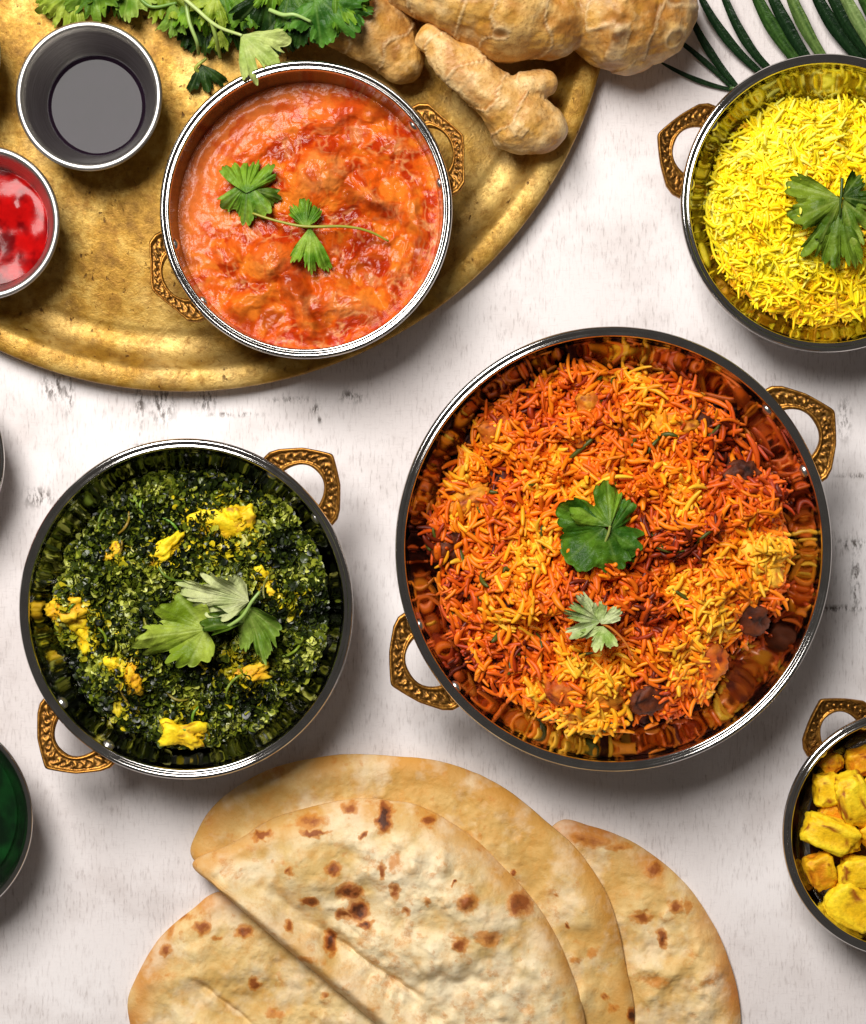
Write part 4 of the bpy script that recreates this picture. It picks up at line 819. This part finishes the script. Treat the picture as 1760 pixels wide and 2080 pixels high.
# ------------------------------------------------------------------ herbs
def leaf_mesh(L, spread=105, lobes=3, cut=0.34, teeth=0.10, cup=0.10, wave=0.10, fold=0.0, cols=((74, 112, 24), (122, 156, 52)), vein=(176, 196, 110), seed=0, nseg=150, nr=18, pale_edge=0.25, narrow=1.0):
    ph = np.radians(np.linspace(-spread, spread, nseg)); sp = np.radians(spread)
    r = 0.80 + 0.20 * np.cos(ph * 0.9); lr = np.random.default_rng(seed + 500)
    u = (ph + sp) / (2 * sp) * lobes; u = u + 0.10 * np.sin(u * 2.1 + seed)
    for k in range(lobes):
        if k: r = r * (1 - cut * (1 + 0.3 * lr.normal()) * np.exp(-((u - k) / 0.13) ** 2))
        for q in (0.30, 0.70): r = r * (1 - 0.55 * cut * lr.uniform(0.5, 1.4) * np.exp(-((u - k - q - 0.05 * lr.normal()) / 0.07) ** 2))
    lob = np.abs(np.sin(np.pi * np.clip((ph + sp) / (2 * sp) * lobes, 0, lobes))) ** 0.5; r = r * (0.84 + 0.16 * lob)
    tk = u * 4.6 + 0.9 * vnoise(u * 2.3, seed); r = r * (1 - 1.5 * teeth + 1.5 * teeth * np.abs(np.sin(np.pi * tk)) ** 0.45) * (1 + 0.10 * vnoise(u * 1.7, seed + 9))
    r = r * (1 - 0.35 * sstep(sp * 0.86, sp, np.abs(ph)))
    s = np.linspace(0, 1, nr) ** 0.85; R, PH = np.meshgrid(s, ph, indexing='ij'); RR = R * r[None, :] * L
    x = RR * np.cos(PH); y = RR * np.sin(PH) * narrow
    nv_ = lobes * 3; va = -sp + 2 * sp * (np.arange(nv_) + 0.5) / nv_
    dv = np.min(np.abs(PH[..., None] - va), -1) * RR; main = np.min(np.abs(PH[..., None] - (-sp + 2 * sp * (np.arange(lobes) + 0.5) / lobes)), -1) * RR
    vw = np.exp(-(dv / (0.020 * L)) ** 2) * (1 - 0.5 * R); mw = np.exp(-(main / (0.026 * L)) ** 2)
    z = cup * L * R ** 2 * (0.4 + 0.6 * np.cos(PH)) + wave * L * R ** 1.5 * np.sin(PH * lobes * 1.2 + seed) * 0.5 + 0.20 * L * fbm(x / (0.42 * L), y / (0.42 * L), seed, 4, seed) * R + 0.10 * L * np.sin(u * 2.6 * np.pi + seed)[None, :] * R ** 4
    z = z - 0.007 * L * np.maximum(0.5 * vw, mw) + 0.003 * L * np.cos(dv / (0.05 * L)) * R - fold * np.abs(y)
    f = sstep(-0.4, 0.4, fbm(x / (0.35 * L), y / (0.35 * L), seed + 5, 3, seed + 3)); C = mixc(lin(cols[0]), lin(cols[1]), f)
    C = mixc(C, lin(vein), 0.30 * np.maximum(vw * 0.35, mw)); C = mixc(C, lin(cols[1]) * 1.25, pale_edge * R ** 6)
    V = np.stack([x, y, z], -1).reshape(-1, 3); n = len(V); C = C.reshape(-1, 3)
    F = grid_faces(nseg, nr)[:, ::-1]
    Vb = V.copy(); Vb[:, 2] -= 1.2; Fb = F[:, ::-1] + n
    rim = np.concatenate([np.arange(nseg) + (nr - 1) * nseg]); Fr = np.stack([rim[:-1], rim[1:], rim[1:] + n, rim[:-1] + n], 1)
    return np.vstack([V, Vb]), [F, Fb, Fr], np.vstack([C, C * 0.95 + 0.02])
def put_leaf(root, base, ang, L, tilt=0.0, roll=0.0, mat='leaf', name='leaf', org=(0, 0, 0), label=None, **k):
    V, F, C = leaf_mesh(L, **k)
    Rm = Matrix.Rotation(math.radians(ang), 3, 'Z') @ Matrix.Rotation(math.radians(-tilt), 3, 'Y') @ Matrix.Rotation(math.radians(roll), 3, 'X')
    V = V @ np.array(Rm).T + np.asarray(base) - np.asarray(org)
    o = link(name, make_mesh(name, V, F, C), M[mat], root)
    if label: o['label'] = label
    return o
def put_stem(root, pts, rad, color, org, name='stem', n=26):
    P = np.array([G(*p) for p in pts]) - np.asarray(org); V, F = tube(P, rad, 8, n); C = np.tile(lin(color), (len(V), 1)); return link(name, make_mesh(name, V, F, C), M['stem'], root)
DK = ((44, 74, 12), (92, 122, 28)); LT = ((118, 146, 26), (172, 190, 72)); PALE = ((176, 190, 118), (206, 212, 152)); BR = ((76, 124, 22), (128, 168, 46))
# on the spinach
zt = float(sh(np.array(0.0), np.array(0.0))) + 22; o_ = G(430, 1270, zt); r_ = thing('coriander_sprig', o_, 'coriander sprig of three leaves on the spinach', 'herb', 'coriander garnishes')
put_leaf(r_, G(418, 1278, zt + 6), 188, 146, tilt=3, spread=105, narrow=0.60, lobes=3, cols=LT, vein=(196, 208, 130), seed=2, org=o_, cup=0.02, wave=0.13, cut=.22)
put_leaf(r_, G(506, 1222, zt + 26), 170, 140, tilt=2, roll=-14, spread=80, narrow=0.42, lobes=3, cols=PALE, vein=(226, 228, 190), seed=5, org=o_, cup=0.0, wave=0.1, cut=.2, teeth=.14, label='pale underside of a coriander leaf')
put_leaf(r_, G(500, 1262, zt + 4), 166, 96, tilt=6, roll=20, spread=46, lobes=2, cols=DK, seed=6, org=o_)
put_leaf(r_, G(502, 1232, zt + 14), 288, 126, tilt=-5, roll=10, spread=80, narrow=0.50, lobes=3, cols=((92, 128, 28), (150, 176, 76)), vein=(186, 196, 110), seed=8, org=o_, cup=-0.05, wave=0.12, cut=.2)
put_stem(r_, [(412, 1279, zt + 9), (450, 1277, zt + 14), (490, 1255, zt + 22), (512, 1222, zt + 30), (528, 1202, zt + 26)], [3, 3.6, 3.6, 3.4, 3], (150, 178, 92), o_)
# on the orange rice
zt = float(bh(np.array(0.0), np.array(30.0))) + 31; o_ = G(1225, 1085, zt); r_ = thing('coriander_leaf', o_, 'large dark green curled coriander leaf in the middle of the orange rice', 'herb', 'coriander garnishes')
put_leaf(r_, G(1228, 1072, zt + 16), 222, 108, tilt=-6, spread=100, lobes=3, cols=((46, 88, 14), (90, 132, 30)), vein=(130, 160, 70), seed=12, org=o_, cup=-0.10, wave=0.16, cut=.16, teeth=.05)
put_leaf(r_, G(1240, 1070, zt + 24), 122, 96, tilt=-4, spread=58, lobes=2, cols=((70, 110, 20), (122, 158, 42)), vein=(160, 184, 90), seed=14, org=o_, cup=-0.16, wave=0.14, teeth=.05)
put_leaf(r_, G(1240, 1078, zt + 18), 8, 72, tilt=-10, spread=85, lobes=2, cols=((50, 96, 20), (96, 140, 40)), vein=(130, 160, 80), seed=15, org=o_, cup=-0.2, wave=0.2, teeth=.06)
put_leaf(r_, G(1238, 1085, zt + 10), 300, 84, tilt=-12, spread=50, lobes=2, cols=((30, 66, 14), (66, 104, 24)), seed=16, org=o_, cup=-0.1)
put_stem(r_, [(1228, 1104, zt + 12), (1236, 1085, zt + 22), (1240, 1068, zt + 28)], [2.4, 2.8, 2.4], (150, 160, 80), o_)
o_ = G(1200, 1265, zt); r_ = thing('coriander_sprig', o_, 'small pale coriander sprig with thin reddish stem on the orange rice', 'herb', 'coriander garnishes')
put_leaf(r_, G(1222, 1262, zt + 14), 166, 78, tilt=4, spread=52, lobes=3, cols=((150, 176, 90), (206, 216, 160)), vein=(226, 230, 196), seed=22, org=o_, cut=.4, wave=.2, teeth=.14)
put_leaf(r_, G(1222, 1268, zt + 16), 66, 46, tilt=6, spread=60, lobes=2, cols=((170, 192, 110), (214, 224, 170)), seed=23, org=o_)
put_leaf(r_, G(1226, 1272, zt + 15), 250, 50, tilt=2, spread=70, lobes=3, cols=((150, 182, 80), (206, 220, 150)), seed=24, org=o_, cut=.3)
put_stem(r_, [(1222, 1266, zt + 12), (1244, 1278, zt + 10), (1268, 1302, zt + 6), (1286, 1332, zt + 1)], [2.6, 2.6, 2.2, 1.8], (206, 120, 44), o_)
# on the yellow rice
zt = float(yh(np.array(0.0), np.array(-30.0))) + 33; o_ = G(1700, 430, zt); r_ = thing('coriander_leaf', o_, 'broad green coriander leaf on the yellow rice', 'herb', 'coriander garnishes')
put_leaf(r_, G(1708, 404, zt + 20), 204, 108, tilt=-4, spread=62, lobes=3, cols=((70, 104, 16), (132, 156, 44)), vein=(176, 188, 100), seed=32, org=o_, cup=-0.06, wave=.12, cut=.18)
put_leaf(r_, G(1706, 412, zt + 16), 262, 124, tilt=-6, spread=36, lobes=3, cols=((64, 100, 16), (118, 146, 40)), vein=(150, 172, 84), seed=33, org=o_, cup=-0.05, wave=.12, cut=.14)
put_leaf(r_, G(1712, 406, zt + 18), 322, 100, tilt=-6, spread=52, lobes=3, cols=((86, 122, 22), (144, 166, 60)), vein=(186, 196, 110), seed=34, org=o_, cup=-0.05, wave=.12)
put_leaf(r_, G(1712, 400, zt + 20), 20, 60, tilt=-8, spread=60, lobes=2, cols=DK, seed=35, org=o_)
put_stem(r_, [(1711, 362, zt + 26), (1710, 385, zt + 26), (1708, 410, zt + 24), (1706, 440, zt + 18)], [3.4, 3.2, 2.8, 2], (56, 80, 16), o_)
# on the curry
zt = curry_z + 22; o_ = G(560, 430, zt); r_ = thing('coriander_sprig', o_, 'coriander sprig with curled leaves and long stem on the tomato curry', 'herb', 'coriander garnishes')
put_leaf(r_, G(500, 392, zt + 14), 84, 80, tilt=4, spread=64, lobes=3, cols=BR, vein=(150, 186, 90), seed=42, org=o_, cup=-0.34, wave=.34, cut=.25, teeth=.06)
put_leaf(r_, G(505, 372, zt + 10), 262, 74, tilt=6, spread=64, lobes=3, cols=((84, 132, 26), (140, 176, 60)), vein=(176, 196, 140), seed=43, org=o_, cup=-0.3, wave=.36, cut=.25, teeth=.06)
put_leaf(r_, G(515, 385, zt + 8), 318, 58, tilt=-8, spread=50, lobes=2, cols=DK, seed=44, org=o_, cup=-0.1)
put_leaf(r_, G(622, 462, zt + 18), 92, 56, tilt=8, spread=66, lobes=3, cols=BR, vein=(170, 200, 110), seed=45, org=o_, cup=-0.3, wave=.2, cut=.15, narrow=0.8)
put_leaf(r_, G(630, 460, zt + 16), 268, 92, tilt=-2, spread=36, lobes=3, cols=((86, 140, 24), (146, 180, 60)), vein=(176, 200, 90), seed=46, org=o_, cup=-0.06, wave=.1, cut=.16)
put_stem(r_, [(510, 432, zt), (560, 448, zt + 10), (620, 460, zt + 20), (700, 460, zt + 16), (750, 470, zt + 8), (790, 490, zt - 2)], [2.4, 2.6, 3, 2.8, 2.6, 2.2], (150, 150, 50), o_)
# the bunch at the top
o_ = G(420, -40, TRAY_Z); r_ = thing('coriander_bunch', o_, 'fresh coriander bunch lying at the top edge of the tray', 'herb')
LV = [  # base x, y, z, heading, length, spread, colours, tilt, roll
    (150, -20, 60, 232, 86, 62, LT, -6, 0), (120, -30, 50, 250, 64, 55, LT, -4, 0), (190, -40, 70, 275, 84, 70, ((60, 104, 22), (120, 156, 46)), 0, 8), (262, -50, 70, 265, 92, 66, ((92, 132, 30), (160, 186, 84)), -2, 0), (230, -40, 46, 280, 80, 75, DK, 0, -10),
    (330, -30, 80, 290, 84, 60, LT, -4, 10), (352, 4, 80, 262, 70, 40, ((88, 130, 34), (140, 172, 66)), -8, 30), (395, -20, 70, 292, 96, 60, BR, 0, -12), (450, -30, 84, 282, 100, 66, BR, 0, 6), (392, 40, 46, 240, 60, 60, ((26, 52, 14), (52, 82, 24)), -10, 0),
    (420, 60, 50, 262, 60, 60, ((24, 50, 14), (48, 78, 22)), -6, 14), (410, 130, 40, 282, 62, 55, ((20, 44, 14), (44, 74, 24)), -8, 0), (470, 30, 60, 260, 74, 60, ((34, 66, 18), (64, 98, 30)), -6, 0), (500, -20, 100, 290, 82, 62, ((54, 96, 20), (98, 138, 40)), 4, 0),
    (490, 70, 185, 318, 102, 52, ((158, 182, 84), (196, 208, 126)), 6, -10), (548, -20, 120, 270, 104, 70, ((24, 50, 14), (46, 76, 22)), -6, 0), (560, 40, 120, 300, 80, 70, ((20, 42, 14), (40, 66, 22)), -6, 0), (590, -20, 190, 300, 92, 66, ((50, 92, 20), (92, 134, 40)), 0, 0),
    (640, -10, 215, 320, 104, 66, ((44, 92, 22), (92, 142, 48)), -4, 14), (655, -5, 205, 268, 86, 70, ((46, 92, 24), (88, 138, 48)), -10, 0), (680, -20, 220, 325, 84, 66, BR, -6, 0), (615, 30, 190, 262, 66, 66, ((24, 54, 16), (50, 84, 28)), -8, 0), (690, 0, 210, 300, 76, 60, ((34, 76, 18), (70, 116, 36)), -14, 0),
    (440, -10, 110, 240, 70, 60, LT, 0, 12), (560, -50, 130, 262, 76, 66, BR, 0, 0), (450, 60, 90, 255, 46, 40, LT, -14, 20)]
for k, (x, y, zz, hd, Ln, spd, cl, tl, rl) in enumerate(LV):
    put_leaf(r_, G(x, y, zz), hd, Ln, tilt=tl, roll=rl, spread=spd, lobes=3 if k % 4 else 5, cols=cl, vein=tuple(np.array(cl[1]) * 0.6 + np.array((200, 210, 140)) * 0.4), seed=60 + k, org=o_, cup=-0.10 + 0.02 * (k % 5), wave=0.10 + 0.03 * (k % 4), cut=0.18 + 0.05 * (k % 3), teeth=0.08)
for pts, cl in [([(330, -40, 120), (390, 10, 130), (440, 52, 150), (492, 72, 186)], (176, 194, 120)), ([(376, -20, 100), (384, 40, 104), (400, 84, 96), (404, 110, 60)], (150, 176, 96)), ([(430, 44, 146), (440, 80, 120), (448, 118, 70)], (160, 186, 90)), ([(548, 20, 190), (575, 30, 205), (600, 30, 212), (632, 44, 205)], (160, 190, 110)),
                ([(500, -40, 90), (520, 20, 96), (560, 30, 100)], (120, 156, 70)), ([(250, -60, 80), (300, 10, 70), (360, 6, 80)], (110, 146, 60)), ([(410, 150, 30), (398, 138, 40), (420, 118, 46)], (150, 160, 60))]:
    put_stem(r_, pts, [4.2, 4.2, 3.6, 3.0], cl, o_)

# ------------------------------------------------------------------ palm leaf
o_ = G(1700, 170, 6); r_ = thing('palm_leaf', o_, 'dark green palm leaf tucked under the yellow rice bowl', 'palm leaf')
PD = ((16, 38, 20), (34, 60, 30)); PM = ((34, 64, 24), (70, 104, 44)); PLt = ((96, 128, 64), (150, 170, 106))  # lighter pairs put the lit side of some leaflets into their colour
for k, (p0, p1, p2, wd, cl, z_) in enumerate([((1500, 184), (1420, 164), (1335, 122), 13, PD, 10), ((1490, 182), (1432, 126), (1350, 60), 15, PD, 14), ((1500, 178), (1442, 106), (1392, 10), 22, PD, 20), ((1556, 156), (1474, 76), (1412, -30), 25, PD, 26), ((1576, 150), (1510, 76), (1456, -50), 25, PD, 30),
        ((1632, 140), (1566, 52), (1520, -50), 36, PM, 30), ((1655, 140), (1596, 50), (1546, -60), 34, PD, 26), ((1688, 140), (1628, 44), (1590, -60), 34, ((60, 92, 40), (120, 146, 76)), 34), ((1762, 136), (1690, 50), (1640, -50), 36, PD, 28), ((1784, 132), (1718, 46), (1666, -60), 34, PD, 34),
        ((1800, 140), (1740, 40), (1690, -60), 34, PLt, 38), ((1850, 132), (1784, 50), (1728, -60), 40, PM, 30)]):
    a, b_, c_ = G(*p0, 8), G(*p1, z_), G(*p2, z_ + 14); n = 30; t = np.linspace(0, 1, n)[:, None]
    ctr = a * (1 - t) ** 2 + 2 * (2 * b_ - 0.5 * a - 0.5 * c_) * t * (1 - t) + c_ * t ** 2
    T = np.gradient(ctr, axis=0); T /= np.linalg.norm(T, axis=1)[:, None]; N = np.stack([-T[:, 1], T[:, 0], 0 * T[:, 0]], 1); N /= np.linalg.norm(N, axis=1)[:, None]
    wv = wd * 0.41 * np.interp(t[:, 0], [0, .12, .5, .85, 1], [.42, .7, 1, .7, .12]); us = np.linspace(-1, 1, 9)
    V = ctr[:, None] + N[:, None] * (us[None, :, None] * wv[:, None, None]); V[..., 2] += 0.42 * np.abs(us)[None] * wv[:, None] + 0.5 * np.sin(us * 9)[None]
    nz = fbm(V[..., 0] / 9, V[..., 1] / 60, k, 3, k); stripe = 0.5 + 0.5 * np.sin(us[None] * 14 + nz * 2); C = mixc(lin(cl[0]), lin(cl[1]), stripe * 0.7 + 0.3 * sstep(-.3, .3, nz)); C = mixc(C, lin(cl[1]) * 1.2, np.exp(-(us[None] / 0.1) ** 2) * 0.6 + 0 * nz)
    V = V.reshape(-1, 3); C = C.reshape(-1, 3); m = len(V); Vb = V.copy(); Vb[:, 2] -= 1.4; F = grid_faces(9, n)
    loop = np.concatenate([np.arange(0, m, 9)[::-1], np.arange(9)[1:], np.arange(8, m, 9)[1:]]); Fr = np.stack([loop[:-1], loop[1:], loop[1:] + m, loop[:-1] + m], 1)
    link('leaflet', make_mesh('leaflet', np.vstack([V, Vb]), [F, F[:, ::-1] + m, Fr], np.vstack([C, C]), origin=o_), M['palm'], r_)
put_stem(r_, [(1482, 180, 6), (1560, 172, 8), (1700, 160, 9), (1860, 150, 10), (2000, 150, 10)], [4, 7, 9, 11, 12], (66, 92, 40), o_, 'leaf_stalk')
